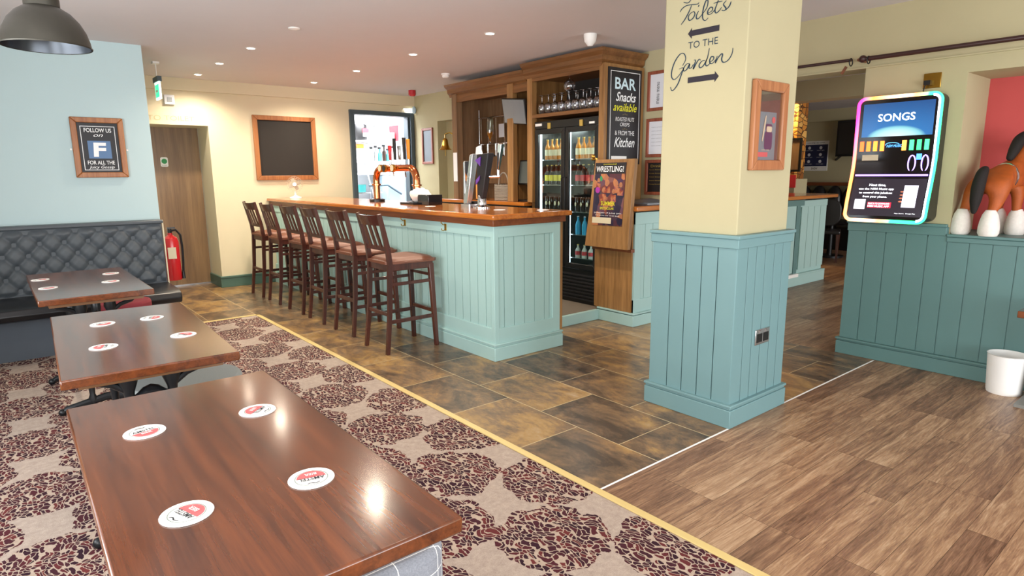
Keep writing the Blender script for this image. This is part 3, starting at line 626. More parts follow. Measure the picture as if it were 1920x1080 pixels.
build('wall_box', MB().box(4.9, 5.0, 5.22, 5.36, 1.72, 1.86), m['oakx'], t)
# undercounter bottle cooler under the rear shelf
t = empty('bottle_cooler', (4.72, 6.0, .1), 'black undercounter cooler beneath the rear bar shelf', 'fridge')
build('body', MB().box(4.48, 5.0, 5.2, 6.9, .1, 1.07), m['black'], t, bevel=.004)
for y in (5.5, 6.05, 6.6): build('door', MB().box(4.465, 4.48, y-.25, y+.25, .2, 1.0), m['signblack'], t)

# bar snacks chalk board
t = empty('snack_sign', (4.75, 4.07, 1.55), 'tall black chalk sign reading BAR Snacks available on the oak side', 'sign')
SO = Vector((4.745, 4.085, 1.96))
build('board', MB().box(4.51, 4.98, 4.065, 4.085, 1.50, 2.385), m['signblack'], t)
build('border_line', MB().frame(.42, .83, .006, (4.745, 4.065, 1.94), X_, Z_, .001), m['chalkwhite'], t)
q = 4.064
build('lettering', MB().text('BAR', (4.745, q, 2.245), X_, Z_, .30, .105, bold=.02), m['cyanwhite'], t)
build('lettering', MB().text('Snacks', (4.755, q, 2.125), X_, Z_, .29, .085, .35, bold=.015).text('ROASTED NUTS', (4.745, q, 1.92), X_, Z_, .27, .038, .2).text('CRISPS', (4.745, q, 1.872), X_, Z_, .14, .034, .2)
      .text('& FROM THE', (4.745, q, 1.792), X_, Z_, .28, .042).text('Kitchen', (4.745, q, 1.705), X_, Z_, .30, .09, .4, bold=.012), m['chalkwhite'], t)
build('lettering', MB().text('available', (4.745, q, 2.03), X_, Z_, .34, .075, .4, bold=.01), m['yellow'], t)
build('flourish', MB().text('~ * ~', (4.745, q, 1.968), X_, Z_, .07, .014).text('~ * ~', (4.745, q, 1.832), X_, Z_, .07, .012), m['gold'], t)
build('white_label', MB().box(4.56, 4.78, 4.062, 4.065, 1.535, 1.575), m['paper'], t)

# double door drinks fridge
FY0, FY1, FZ0, FZ1 = 4.165, 5.085, .1, 1.95
t = empty('drinks_fridge', (4.75, 4.62, .1), 'tall black double door glass drinks fridge full of bottles', 'fridge')
build('cabinet', MB().box(4.52, 5.01, FY0, FY0+.025, FZ0, FZ1).box(4.52, 5.01, FY1-.025, FY1, FZ0, FZ1).box(4.99, 5.01, FY0, FY1, FZ0, FZ1).box(4.52, 5.01, FY0, FY1, FZ1-.05, FZ1).box(4.52, 5.01, FY0, FY1, FZ0, .45).box(4.53, 4.99, 4.61, 4.64, .45, 1.9), m['black'], t, bevel=.003)
build('liner', MB().box(4.975, 4.989, FY0+.03, FY1-.03, .46, 1.9), paint('fridge_liner_grey', '#a9b0ad', .4), t)
build('kick_grille', (lambda g: [g.box(4.505, 4.52, FY0+.02, FY1-.02, .14+k*.035, .155+k*.035) for k in range(8)] and g)(MB()), m['signblack'], t)
build('top_fascia', MB().box(4.495, 4.52, FY0, FY1, 1.875, 1.95), m['black'], t, bevel=.003)
build('badge', MB().box(4.49, 4.495, 4.97, 5.07, 1.905, 1.93), m['white'], t)
build('badge', MB().box(4.49, 4.495, 4.22, 4.29, 1.885, 1.905), m['white'], t)
for (a, b, hs) in ((FY0+.005, 4.62, 4.60), (4.63, FY1-.005, 4.65)):
    c_ = (a+b)/2
    d = build('door', MB().frame(b-a, 1.41, .05, (4.52, c_, 1.165), -Y_, Z_, .028), m['black'], t, bevel=.003)
    build('pane', MB().box(4.503, 4.507, a+.05, b-.05, .51, 1.82), m['fglass'], d)
    build('handle', MB().tube([(4.49, hs, .98), (4.47, hs, .985), (4.47, hs, 1.37), (4.49, hs, 1.375)], .007, 8), m['black'], d)
    build('lock', MB().box(4.485, 4.495, c_-.02, c_+.02, 1.87, 1.93), m['gold'], d)
for y in (FY0+.055, 4.595, 4.655, FY1-.055): build('light_strip', MB().box(4.53, 4.545, y-.008, y+.008, .5, 1.83), m['lightstrip'], t)
SH = [1.56, 1.30, 1.03, .80, .56]
for z in SH: build('wire_shelf', MB().box(4.55, 4.97, FY0+.03, 4.605, z-.008, z).box(4.55, 4.97, 4.645, FY1-.03, z-.008, z), m['steel'], t)
area('fridge_lamp', (4.72, 4.62, 1.85), (4.75, 4.62, 0), .6, 7, (.95, 1, 1), .2)
def bottle(kind):
    spec = {'amber': ('amber', 'cream_l', 'amber glass bottle', .205), 'yellow': ('darkb', 'ylabel', 'bottle', .20), 'red': ('darkb', 'redl', 'bottle', .20), 'can': ('darkb', 'cream_l', 'can', .15), 'blue': ('bluel', 'bluel', 'bottle', .18), 'small': ('clearb', 'redl', 'bottle', .13)}[kind]
    H_ = spec[3]; t = empty('drink_can' if kind == 'can' else 'drink_bottle', (0, 0, 0), 'x', 'can' if kind == 'can' else 'bottle')
    if kind == 'can':
        build('can_body', MB().lathe([(0, 0), (.026, 0), (.031, .008), (.031, .135), (.026, .15), (0, .15)], seg=16), m['darkb'], t)
        build('label', MB().sphere((-.012, 0, .075), .024, 1, .8, 1.6, 12, 8), m['cream_l'], t)
    else:
        build('bottle_body', MB().lathe([(0, 0), (.028, 0), (.029, .01), (.029, H_*.55), (.022, H_*.68), (.011, H_*.8), (.011, H_), (0, H_)], seg=16), m[spec[0]], t)
        build('label', MB().lathe([(.0295, H_*.2), (.0295, H_*.5)], seg=16), m[spec[1]], t)
        build('cap', MB().lathe([(.013, H_*.97), (.013, H_*1.03), (0, H_*1.03)], seg=12), m['gold' if kind != 'blue' else 'steel'], t)
    return t
rows = [('amber', 'left', 0), ('amber', 'right', 0), ('yellow', 'left', 1), ('red', 'right', 1), ('can', 'left', 2), ('can', 'right', 2), ('blue', 'right', 3), ('small', 'right', 4), ('amber', 'left', 3)]
desc = {'amber': 'amber glass bottle', 'yellow': 'dark bottle with yellow label', 'red': 'dark bottle with red label', 'can': 'dark can with round cream emblem', 'blue': 'bright blue bottle', 'small': 'small pale bottle'}
shelfn = ['top', 'second', 'third', 'fourth', 'bottom']
protos = {}
for kind, side, si in rows:
    lo, hi = (4.685, 5.03) if side == 'left' else (4.205, 4.575)
    n = 5 if kind not in ('blue', 'small') else 4
    for k in range(n):
        first = kind not in protos
        if first: protos[kind] = bottle(kind)
        y = hi-(k+.5)*(hi-lo)/n
        place(protos[kind], first, (4.60, y, SH[si]), '%s on the %s shelf, %s fridge door' % (desc[kind], shelfn[si], side), rz=random.uniform(-.3, .3), group='%ss on the %s shelf, %s fridge door' % (desc[kind], shelfn[si], side))
# second row behind on the upper shelves is hidden by the first
# wine glasses on the shelf above the fridge
def wineglass():
    t = empty('wine_glass', (0, 0, 0), 'x', 'glass')
    build('bowl', MB().lathe([(.030, 0), (.042, .04), (.045, .065), (.036, .10), (.008, .118), (.004, .122)], seg=20), m['wine'], t)
    build('stem', MB().lathe([(.004, .12), (.004, .17), (.008, .18), (.034, .186), (.034, .189), (0, .189)], seg=16), m['wine'], t)
    return t
wg = wineglass(); k = 0
for (x, y) in [(4.54, 5.02), (4.54, 4.92), (4.54, 4.82), (4.54, 4.72), (4.54, 4.62), (4.54, 4.52), (4.54, 4.42), (4.54, 4.32), (4.54, 4.22), (4.66, 4.97), (4.66, 4.85), (4.66, 4.73), (4.66, 4.61), (4.66, 4.49), (4.66, 4.37), (4.66, 4.25)]:
    place(wg, k == 0, (x, y, 2.026), 'upturned wine glass in the %s row above the fridge' % ('front' if x < 4.6 else 'rear'), group='wine glasses in the %s row' % ('front' if x < 4.6 else 'rear')); k += 1
bg = empty('balloon_glass', (4.56, 4.63, 2.216), 'round balloon glass stacked highest on the wine glasses', 'glass')
build('bowl', MB().lathe([(.03, 0), (.05, .02), (.062, .055), (.055, .09), (.03, .115), (.006, .125)], (4.56, 4.63, 2.216), 20), m['wine'], bg)
build('stem', MB().lathe([(.005, .12), (.005, .15), (.03, .156), (0, .158)], (4.56, 4.63, 2.216), 16), m['wine'], bg)

# upper monitor and till
t = empty('wall_monitor', (4.5, 5.32, 1.95), 'tilted grey screen hung high in the oak unit', 'monitor')
Mr = Matrix.Rotation(radians(14), 3, 'Y')
def rbox(c, sx, sy, sz, R=None):
    g = MB(); vs = []
    pts = [Vector((x, y, z)) for x in (-sx/2, sx/2) for y in (-sy/2, sy/2) for z in (-sz/2, sz/2)]
    if R: pts = [R @ p for p in pts]
    v = [g.bm.verts.new(p+Vector(c)) for p in pts]
    for f in ((0, 1, 3, 2), (4, 6, 7, 5), (0, 4, 5, 1), (2, 3, 7, 6), (0, 2, 6, 4), (1, 5, 7, 3)): g.bm.faces.new([v[i] for i in f])
    return g
Rm = Matrix.Rotation(radians(-14), 3, 'Y') @ Matrix.Rotation(radians(6), 3, 'X')
build('casing', rbox((4.47, 5.38, 2.085), .03, .37, .27, Rm), m['black'], t, bevel=.003)
build('screen', rbox(Vector((4.47, 5.38, 2.085))+Rm @ Vector((-.016, 0, 0)), .002, .35, .25, Rm), m['screen'], t)
build('bracket', MB().beam((4.49, 5.36, 2.08), (4.9, 5.32, 2.1), .03, .03), m['black'], t)
t = empty('till_monitor', (4.6, 5.32, 1.11), 'dark till screen standing on the rear bar shelf', 'monitor')
Rt = Matrix.Rotation(radians(8), 3, 'Y')
build('casing', rbox((4.6, 5.33, 1.43), .03, .26, .27, Rt), m['black'], t, bevel=.003)
build('screen', rbox(Vector((4.6, 5.33, 1.43))+Rt @ Vector((-.016, 0, 0)), .002, .23, .24, Rt), paint('dim_screen', '#5c625f', .2, coat=.3), t)
build('stand', MB().box(4.55, 4.75, 5.22, 5.44, 1.11, 1.13).cyl((4.63, 5.33, 1.13), (4.61, 5.33, 1.32), .02), m['black'], t)
# wicker basket
t = empty('wicker_basket', (4.62, 5.78, 1.11), 'grey wicker basket with hoop handle on the rear shelf', 'basket')
build('basket_body', (lambda g: [g.tube([(4.62+.07*cos(a)*(1+.02*sin(j)), 5.78+.14*sin(a), 1.12+j*.016) for a in [2*pi*i/20 for i in range(21)]], .007, 6, False) for j in range(11)] and [g.cyl((4.62+.07*cos(a), 5.78+.14*sin(a), 1.11), (4.62+.07*cos(a), 5.78+.14*sin(a), 1.3), .004, seg=6) for a in [2*pi*i/20 for i in range(20)]] and g)(MB()), m['wicker'], t)
build('basket_handle', MB().tube([(4.62, 5.78+.09*cos(a), 1.29+.14*sin(a)) for a in [pi*i/12 for i in range(13)]], .008, 8), m['wicker'], t)

# optics with spirit bottle
t = empty('optic_rack', (4.85, 6.15, 1.75), 'steel spirit optic rack in the left bay of the oak unit', 'optic rack')
build('rail', MB().cyl((4.8, 5.72, 1.78), (4.8, 6.48, 1.78), .01).cyl((4.8, 5.72, 2.1), (4.8, 6.48, 2.1), .008).cyl((4.8, 6.48, 1.5), (4.8, 6.48, 2.2), .008).cyl((4.8, 5.72, 1.5), (4.8, 5.72, 2.2), .008), m['chrome'], t)
build('rear_plate', MB().box(4.9, 4.93, 6.05, 6.48, 1.3, 1.75), m['oakd'], t)
op = None
for i, y in enumerate((6.42, 6.28, 6.12, 5.96, 5.80)):
    o = build('optic', MB().cyl((4.78, y, 1.70), (4.78, y, 1.78), .016).cyl((4.78, y, 1.63), (4.78, y, 1.70), .008).tube([(4.79, y, 1.76), (4.76, y-.03, 2.0), (4.76, y-.03, 2.08), (4.79, y, 2.1)], .004, 6), m['chrome'], t)
    build('optic_tap', MB().cyl((4.75, y-.02, 1.635), (4.75, y+.04, 1.635), .01), m['black'], o)
t = empty('spirit_bottle', (4.72, 6.18, 1.79), 'upturned clear spirit bottle with amber spirit on the optic rack', 'bottle')
build('bottle_glass', MB().lathe([(.012, 0), (.014, .05), (.04, .1), (.043, .12), (.043, .28), (.036, .3), (0, .3)], (4.74, 6.18, 1.79), 18), glassm('pale_bottle_glass', '#dfe4da', 3), t)
build('spirit', MB().lathe([(0, .01), (.010, .01), (.012, .05), (.037, .1), (.04, .13), (0, .13)], (4.74, 6.18, 1.79), 18), m['amber'], t)
t = empty('serving_bell', (4.42, 6.75, 1.72), 'brass last orders bell hung on a wall bracket', 'bell')
build('bell_body', MB().lathe([(0, .14), (.02, .14), (.035, .12), (.042, .06), (.06, .02), (.085, 0), (.08, 0), (.05, .03), (0, .1)], (4.44, 6.72, 1.72), 20), m['brassm'], t)
build('bracket', MB().tube([(4.44, 6.72, 1.86), (4.44, 6.72, 1.91), (4.47, 6.66, 1.93), (4.5, 6.6, 1.9)], .008, 8), m['brassm'], t)
build('clapper_rope', MB().cyl((4.44, 6.72, 1.65), (4.44, 6.72, 1.75), .006), m['gold'], t)
build('hanging_note', MB().box(4.462, 4.468, 6.50, 6.58, 1.33, 1.68), m['menu'], label='long white note hanging on the oak post under the bell', cat='paper')
build('hanging_note', MB().box(4.89, 4.895, 6.1, 6.2, 1.86, 2.02), m['menu'], label='small white card among the spirit optics', cat='paper')

# pictures on the right-hand bar wall
def framed(name, x, yc, zc, w, h, b, fm, label, inner):
    t = empty(name, (x, yc, zc-h/2), label, 'picture frame')
    build('frame', MB().frame(w, h, b, (x, yc, zc), -Y_, Z_, .022), fm, t, bevel=.004)
    build('picture', MB().box(x-.008, x, yc-w/2+b, yc+w/2-b, zc-h/2+b, zc+h/2-b), inner, t)
    return t
framed('framed_mirror', 5.05, 8.1, 1.83, .30, .52, .035, m['frame2'], 'narrow framed picture on the bar wall left of the bell', paint('silver_mirror', '#5b6469', .3, .3))
for i, (z, h, mt, lb) in enumerate(((2.19, .37, m['menu'], 'top reddish frame of the three stacked menus beside the pillar'), (1.75, .37, m['menu'], 'middle reddish frame of the three stacked menus beside the pillar'), (1.37, .34, m['signblack'], 'lowest frame with dark menu of the three stacked beside the pillar'))):
    f = framed('framed_menu', 5.05, 3.90, z, .27, h, .03, m['frame2'], lb, mt); f['group'] = 'stacked framed menus'
    g = MB()
    for r_ in range(6 if i else 1):
        if i == 1: g.text('menu price list', (5.041, 3.90, z+.1-r_*.035), -Y_, Z_, .15, .008)
        if i == 2: g.text('Drinks' if r_ == 0 else 'house favourites', (5.041, 3.90, z+.11-r_*.035), -Y_, Z_, .17 if r_ else .14, .024 if r_ == 0 else .008)
    if i == 0: g.text('menu menu', (5.041, 3.91, z-.02), Z_, Y_, .2, .03)
    build('lettering', g, m['ink'] if i < 2 else m['gold'], f)
build('folded_cloth', MB().box(4.62, 4.98, 3.66, 3.98, 1.12, 1.14).hexa([(4.6, 3.66, 1.14), (4.9, 3.64, 1.14), (4.95, 3.9, 1.14), (4.65, 3.95, 1.14)], [(4.7, 3.72, 1.17), (4.85, 3.7, 1.165), (4.9, 3.85, 1.175), (4.7, 3.88, 1.165)]), paint('silver_grey_bag', '#8d9196', .35, .4), label='crumpled silver grey bag lying on the servery top by the pillar', cat='bag', bevel=.006)

# ================================================================== ITEMS ON THE BAR
BZ = 1.125
t = empty('beer_tap_arch', (3.28, 5.95, BZ), 'polished copper beer tap arch standing on the bar', 'beer tap')
ya, yb, zt = 6.36, 5.50, 1.49
arc = [(3.28, ya, BZ+.02)]
arc += [(3.28, ya, 1.35)] + [(3.28, ya-.13+.13*cos(a), 1.355+.13*sin(a)) for a in [pi/2*i/8 for i in range(1, 9)]]
arc += [(3.28, yb+.13-.13*sin(a), 1.355+.13*cos(a)) for a in [pi/2*i/8 for i in range(0, 9)]] + [(3.28, yb, BZ+.02)]
build('arch_pipe', MB().tube(arc, .036, 18), m['copper'], t)
for y in (ya, yb): build('collar', MB().lathe([(.038, 0), (.05, .004), (.05, .02), (.038, .024)], (3.28, y, 1.30), 18), m['copper'], t)
for y in (ya, yb): build('foot', MB().lathe([(0, 0), (.085, 0), (.085, .025), (.06, .035), (0, .035)], (3.28, y, BZ), 22), m['black'], t)
for i, (y, hm, h) in enumerate(((6.02, 'red', .15), (5.92, 'black', .22), (5.82, 'chrome', .14), (5.72, 'signblack', .22), (5.64, 'orange', .2))):
    hd = build('tap_handle', MB().hexa([(3.27, y-.014, zt+.08), (3.29, y-.014, zt+.08), (3.29, y+.014, zt+.08), (3.27, y+.014, zt+.08)], [(3.262, y-.018, zt+.08+h), (3.29, y-.018, zt+.08+h), (3.29, y+.018, zt+.08+h), (3.262, y+.018, zt+.08+h)]), m[hm], t, bevel=.004)
    build('ferrule', MB().cyl((3.28, y, zt+.03), (3.28, y, zt+.085), .01), m['chrome'], hd)
for i, y in enumerate((6.15, 6.06, 5.88)):
    b_ = build('badge_ring', MB().cyl((3.24, y, zt-.005), (3.215, y, zt-.005), .04), m['brassm'], t)
    build('badge_face', MB().cyl((3.216, y, zt-.005), (3.212, y, zt-.005), .032), m['cream_l' if i != 1 else 'signblack'], b_)
for y in (6.1, 5.85): build('spout', MB().tube([(3.3, y, zt-.02), (3.35, y, zt-.03), (3.36, y, zt-.1)], .008, 8), m['chrome'], t)
# napkin box with cloth
t = empty('napkin_box', (3.28, 5.25, BZ), 'glossy black box draped with a white cloth on the bar', 'box')
build('box', MB().box(3.2, 3.36, 5.16, 5.36, BZ, BZ+.10), paint('gloss_black', '#151017', .1, coat=1), t, bevel=.004)
build('base_tray', MB().box(3.15, 3.38, 5.36, 5.62, BZ, BZ+.02), m['black'], t)
bt = build('bar_towel', MB().hexa([(3.19, 5.36, BZ+.02), (3.37, 5.37, BZ+.02), (3.36, 5.50, BZ+.02), (3.20, 5.49, BZ+.02)], [(3.12, 5.16, BZ+.115), (3.40, 5.14, BZ+.115), (3.40, 5.60, BZ+.21), (3.14, 5.63, BZ+.20)]), m['cloth'], label='white bar towel flopped over the black napkin box', cat='towel')
sb_ = bt.modifiers.new('sub', 'SUBSURF'); sb_.levels = 3; sb_.render_levels = 3
tx_ = bpy.data.textures.new('cloth_folds', 'CLOUDS'); tx_.noise_scale = .09
dm_ = bt.modifiers.new('folds', 'DISPLACE'); dm_.texture = tx_; dm_.strength = .09
# slanted silver font and black font
def font(name, y, silver, label):
    t = empty(name, (3.3, y, BZ), label, 'beer tap')
    if silver:
        build('base', MB().rrect(.1, .14, .015, (3.28, y, BZ), X_, Y_, .03), m['steel'], t)
        build('slab', MB().hexa([(3.24, y-.03, BZ+.03), (3.29, y-.03, BZ+.03), (3.29, y+.035, BZ+.03), (3.24, y+.035, BZ+.03)], [(3.26, y-.09, BZ+.47), (3.33, y-.09, BZ+.47), (3.33, y-.045, BZ+.46), (3.26, y-.045, BZ+.46)]), m['steel'], t, bevel=.008)
        build('slab', MB().hexa([(3.25, y+.02, BZ+.03), (3.29, y+.02, BZ+.03), (3.29, y+.05, BZ+.03), (3.25, y+.05, BZ+.03)], [(3.26, y+.035, BZ+.41), (3.32, y+.035, BZ+.41), (3.32, y+.055, BZ+.40), (3.26, y+.055, BZ+.40)]), m['steel'], t, bevel=.006)
        b_ = build('badge_panel', MB().hexa([(3.28, y-.02, BZ+.2), (3.29, y-.02, BZ+.2), (3.29, y+.04, BZ+.2), (3.28, y+.04, BZ+.2)], [(3.30, y-.06, BZ+.43), (3.31, y-.06, BZ+.43), (3.31, y+.045, BZ+.40), (3.30, y+.045, BZ+.40)]), m['signblack'], t)
        build('orange_stripe', MB().poly([(-.02, .22), (.02, .26), (.02, .32), (-.02, .27)], (3.285, y+.01, BZ), -Y_, Z_, .008), m['orange'], b_)
        build('lettering', MB().text('LAGER', (3.247, y-.03, BZ+.22), (0, -.13, .99), (0, .99, .13), .18, .022, depth=.004), paint('grey_lettering', '#8c9096', .4), t)
        build('drip_tray', MB().box(3.30, 3.38, y-.06, y+.06, BZ, BZ+.05), m['black'], t)
    else:
        build('base', MB().lathe([(0, 0), (.075, 0), (.075, .01), (.04, .03), (.035, .1), (.02, .12), (0, .12)], (3.28, y+.01, BZ), 22), m['chrome'], t)
        build('slab', MB().hexa([(3.25, y-.035, BZ+.08), (3.30, y-.035, BZ+.08), (3.30, y+.04, BZ+.08), (3.25, y+.04, BZ+.08)], [(3.26, y-.115, BZ+.47), (3.33, y-.115, BZ+.47), (3.33, y+.05, BZ+.46), (3.26, y+.05, BZ+.46)]), m['signblack'], t, bevel=.008)
        build('purple_band', MB().poly([(-.06, .41), (.02, .44), (.01, .36)], (3.256, y, BZ), -Y_, Z_, .006).poly([(-.05, .2), (.0, .24), (.01, .28), (-.05, .24)], (3.252, y, BZ), -Y_, Z_, .006), m['purple'], t)
        build('orange_rod', MB().cyl((3.26, y+.05, BZ+.08), (3.26, y+.05, BZ+.24), .01), m['orange'], t)
        build('lens', MB().poly([(-.05, .46), (.03, .46), (-.0, .53), (-.04, .52)], (3.27, y, BZ), -Y_, Z_, .02), m['white'], t)
        build('tap_handle', MB().hexa([(3.33, y-.16, BZ+.32), (3.35, y-.16, BZ+.32), (3.35, y-.14, BZ+.32), (3.33, y-.14, BZ+.32)], [(3.32, y-.22, BZ+.54), (3.36, y-.22, BZ+.54), (3.36, y-.17, BZ+.54), (3.32, y-.17, BZ+.54)]), m['chrome'], t, bevel=.004)
        build('tap_body', MB().cyl((3.30, y-.08, BZ+.27), (3.35, y-.16, BZ+.27), .014).cyl((3.34, y-.15, BZ+.27), (3.34, y-.15, BZ+.33), .012), m['chrome'], t)
font('beer_font', 4.60, True, 'slanted silver beer font on the bar, left of the black one')
font('beer_font', 4.40, False, 'slanted black beer font with purple badge on the bar')
# bar coasters
cb = build('beer_coaster', MB().lathe([(0, 0), (.05, 0), (.05, .002), (0, .002)], seg=24), m['paper'], org=(0, 0, 0), label='x', cat='coaster')
for i, (x, y, lb) in enumerate(((3.12, 5.0, 'white coaster on the bar left of the silver beer font'), (3.2, 4.06, 'white coaster on the bar right of the black beer font'), (3.43, 3.78, 'white coaster at the right end of the bar top'))):
    place(cb, i == 0, (x, y, BZ), lb, group='coasters on the bar')
# desk fan
t = empty('desk_fan', (3.05, 8.2, BZ), 'small white desk fan at the far end of the bar', 'fan')
build('base', MB().lathe([(0, 0), (.075, 0), (.075, .012), (.03, .03), (.015, .04), (.012, .09), (0, .09)], (3.05, 8.2, BZ), 20), m['white'], t)
fn = Vector((-.45, -.89, 0)).normalized(); fu = Vector((0, 0, 1)).cross(fn).normalized(); fc = Vector((3.05, 8.2, BZ+.18))
g = MB()
for rr in (.04, .06, .08, .1):
    g.tube([fc+fn*.03+fu*(rr*cos(a))+Z_*(rr*sin(a)) for a in [2*pi*i/24 for i in range(25)]], .002, 5, False)
for i in range(20):
    a = 2*pi*i/20; g.tube([fc+fn*.035, fc+fn*.028+fu*(.1*cos(a))+Z_*(.1*sin(a)), fc-fn*.02+fu*(.09*cos(a))+Z_*(.09*sin(a))], .0013, 4)
build('guard', g, paint('fan_guard_grey', '#c2b8a4', .4), t)
g = MB()
for k in range(4):
    a = k*pi/2+.4; c_ = fc+fu*(.045*cos(a))+Z_*(.045*sin(a)); g.poly([(-.03, -.028), (.03, -.02), (.034, .02), (-.02, .03)], c_, fu*cos(a)+Z_*sin(a), (-fu*sin(a)+Z_*cos(a))*1+fn*.3, .002)
build('blades', g, paint('fan_blade_beige', '#b9b09c', .4), t)
build('hub', MB().cyl(fc-fn*.05, fc+fn*.04, .025), m['white'], t)

# ================================================================== BAR STOOLS
def make_stool():
    t = empty('bar_stool', (0, 0, 0), 'x', 'bar stool', 'bar stools along the counter')
    W_ = m['stoolw']
    for s in (-1, 1):
        build('leg', MB().beam((.215, s*.185, 0), (.19, s*.165, .70), .03, .034, .04, .042), W_, t, bevel=.004)
        g = MB(); pts = [(-.245, .185, 0, .028), (-.205, .175, .35, .034), (-.185, .17, .72, .04), (-.20, .172, .85, .036), (-.235, .178, 1.0, .032), (-.265, .182, 1.12, .028)]
        for a, b in zip(pts, pts[1:]): g.beam((a[0], s*a[1], a[2]), (b[0], s*b[1], b[2]), .028, a[3], .028, b[3])
        build('leg', g, W_, t, label='rear leg rising into the back post')
        build('side_stretcher', MB().beam((-.215, s*.177, .26), (.205, s*.177, .26), .02, .03), W_, t, bevel=.003)
        build('side_stretcher', MB().beam((-.19, s*.172, .56), (.205, s*.17, .56), .02, .026), W_, t, bevel=.003)
    build('front_footrest', MB().beam((.205, -.18, .30), (.205, .18, .30), .022, .032), W_, t, bevel=.003)
    build('front_footrest', MB().beam((.205, -.17, .60), (.205, .17, .60), .02, .024), W_, t, bevel=.003)
    build('rear_stretcher', MB().beam((-.21, -.177, .32), (-.21, .177, .32), .02, .03), W_, t, bevel=.003)
    build('seat_frame', MB().poly([(-.195, -.17), (.205, -.185), (.205, .185), (-.195, .17)], (0, 0, .665), X_, Y_, .06), W_, t, bevel=.006)
    # domed leather seat
    g = MB(); n = 14; vs = []
    for i in range(n+1):
        for j in range(n+1):
            u, v = i/n*2-1, j/n*2-1
            x = u*.225+.01; hw = .20+.02*u-.02*u*u*0; y = v*hw
            r = max(abs(u), abs(v)); rr = (abs(u)**5+abs(v)**5)**.2
            if rr > 1: x, y = .01+(x-.01)/rr*1, y/rr
            e = max(0, 1-min(1, rr)**6); vs.append(g.bm.verts.new((x, y, .735+.035*e**.5+.008*(1-r))))
    for i in range(n):
        for j in range(n): g.bm.faces.new([vs[i*(n+1)+j], vs[(i+1)*(n+1)+j], vs[(i+1)*(n+1)+j+1], vs[i*(n+1)+j+1]])
    for i, j in ():
        pass
    g.poly([(-.215, -.15), (-.19, -.18), (.2, -.21), (.235, -.18), (.235, .18), (.2, .21), (-.19, .18), (-.215, .15)], (0, 0, .722), X_, Y_, .022)
    build('seat', g, m['tan'], t)
    # back: curved top rail, three slats, lower rail
    g = MB(); K = 8
    for k in range(K):
        a, b = -1+2*k/K, -1+2*(k+1)/K
        def xp(v, z): return -.265-.028*(1-v*v)+(1.12-z)*.28
        bot = [(xp(a, 1.03)-.009, a*.185, 1.03), (xp(a, 1.03)+.009, a*.185, 1.03), (xp(b, 1.03)+.009, b*.185, 1.03), (xp(b, 1.03)-.009, b*.185, 1.03)]
        zt_ = lambda v: 1.115-.008*(1-v*v)
        top = [(xp(a, 1.12)-.009, a*.185, zt_(a)), (xp(a, 1.12)+.009, a*.185, zt_(a)), (xp(b, 1.12)+.009, b*.185, zt_(b)), (xp(b, 1.12)-.009, b*.185, zt_(b))]
        g.hexa(bot, top)
    build('backrest', g, W_, t, label='curved top rail of the backrest')
    for y in (-.085, 0, .085): build('slat', MB().beam((-.205, y, .85), (-.262, y, 1.04), .035, .012, .035, .012, up=(1, 0, 0)), W_, t)
    build('back_rail', MB().beam((-.2, -.17, .845), (-.2, .17, .845), .02, .035), W_, t, bevel=.003)
    return t
stool = make_stool()
sl = ['dark wood bar stool with tan leather seat, nearest the bar corner', 'second dark wood bar stool from the bar corner', 'third dark wood bar stool from the bar corner', 'fourth dark wood bar stool from the bar corner', 'fifth dark wood bar stool, next to last before the back wall', 'farthest dark wood bar stool, closest to the back wall']
for i, (x, y, rz) in enumerate(((2.515, 4.53, .0), (2.555, 5.245, .02), (2.55, 5.86, -.02), (2.555, 6.43, .02), (2.555, 7.08, -.02), (2.55, 7.66, .02))):
    place(stool, i == 0, (x, y, 0), sl[i], rz)

# ================================================================== TABLES
def make_table():
    t = empty('pub_table', (0, 0, 0), 'x', 'table', 'rectangular pub tables on the carpet')
    build('tabletop', MB().box(-.285, .285, -.615, .615, .715, .75), m['table'], t, bevel=.005)
    build('underframe', MB().box(-.235, .235, -.55, .55, .69, .715), m['oakx'], t)
    for s in (-1, 1):
        y = s*.38; g = MB()
        # cast iron end frame: foot bar with toes, twin turned columns, arched head
        g.tube([(-.24, y, .012), (-.21, y, .035), (-.12, y, .05), (0, y, .07), (.12, y, .05), (.21, y, .035), (.24, y, .012)], [.014, .02, .022, .026, .022, .02, .014], 10)
        for sx in (-1, 1):
            g.lathe([(.022, .04), (.026, .07), (.015, .1), (.018, .16), (.028, .22), (.018, .28), (.014, .34), (.02, .42), (.03, .50), (.03, .54), (.016, .57), (.02, .6), (.034, .64), (.028, .69)], (sx*.075, y, 0), 14)
            g.tube([(sx*.075, y, .60), (sx*.13, y, .64), (sx*.19, y, .66), (sx*.22, y, .69)], .013, 8)
            g.sphere((sx*.235, y, .02), .022)
        g.tube([(-.075+.15*i/8, y, .54+.05*sin(pi*i/8)) for i in range(9)], [.02, .022, .018, .024, .028, .024, .018, .022, .02], 10)
        g.tube([(-.075+.15*i/8, y, .2-.03*sin(pi*i/8)) for i in range(9)], .012, 8)
        g.box(-.25, .25, y-.03, y+.03, .68, .69)
        build('iron_leg', g, m['blackm'], t)
    build('stretcher', MB().tube([(0, -.38, .19), (0, -.2, .17), (0, 0, .19), (0, .2, .17), (0, .38, .19)], .014, 8), m['blackm'], t)
    return t
tb = make_table()
place(tb, True, (.362, 1.56, 0), 'nearest dark wood pub table with four coasters, in the foreground', -.01)
place(tb, False, (.395, 3.10, 0), 'middle dark wood pub table with four coasters', -.035)
place(tb, False, (.385, 4.87, 0), 'farthest dark wood pub table, in front of the charcoal banquette', .01)
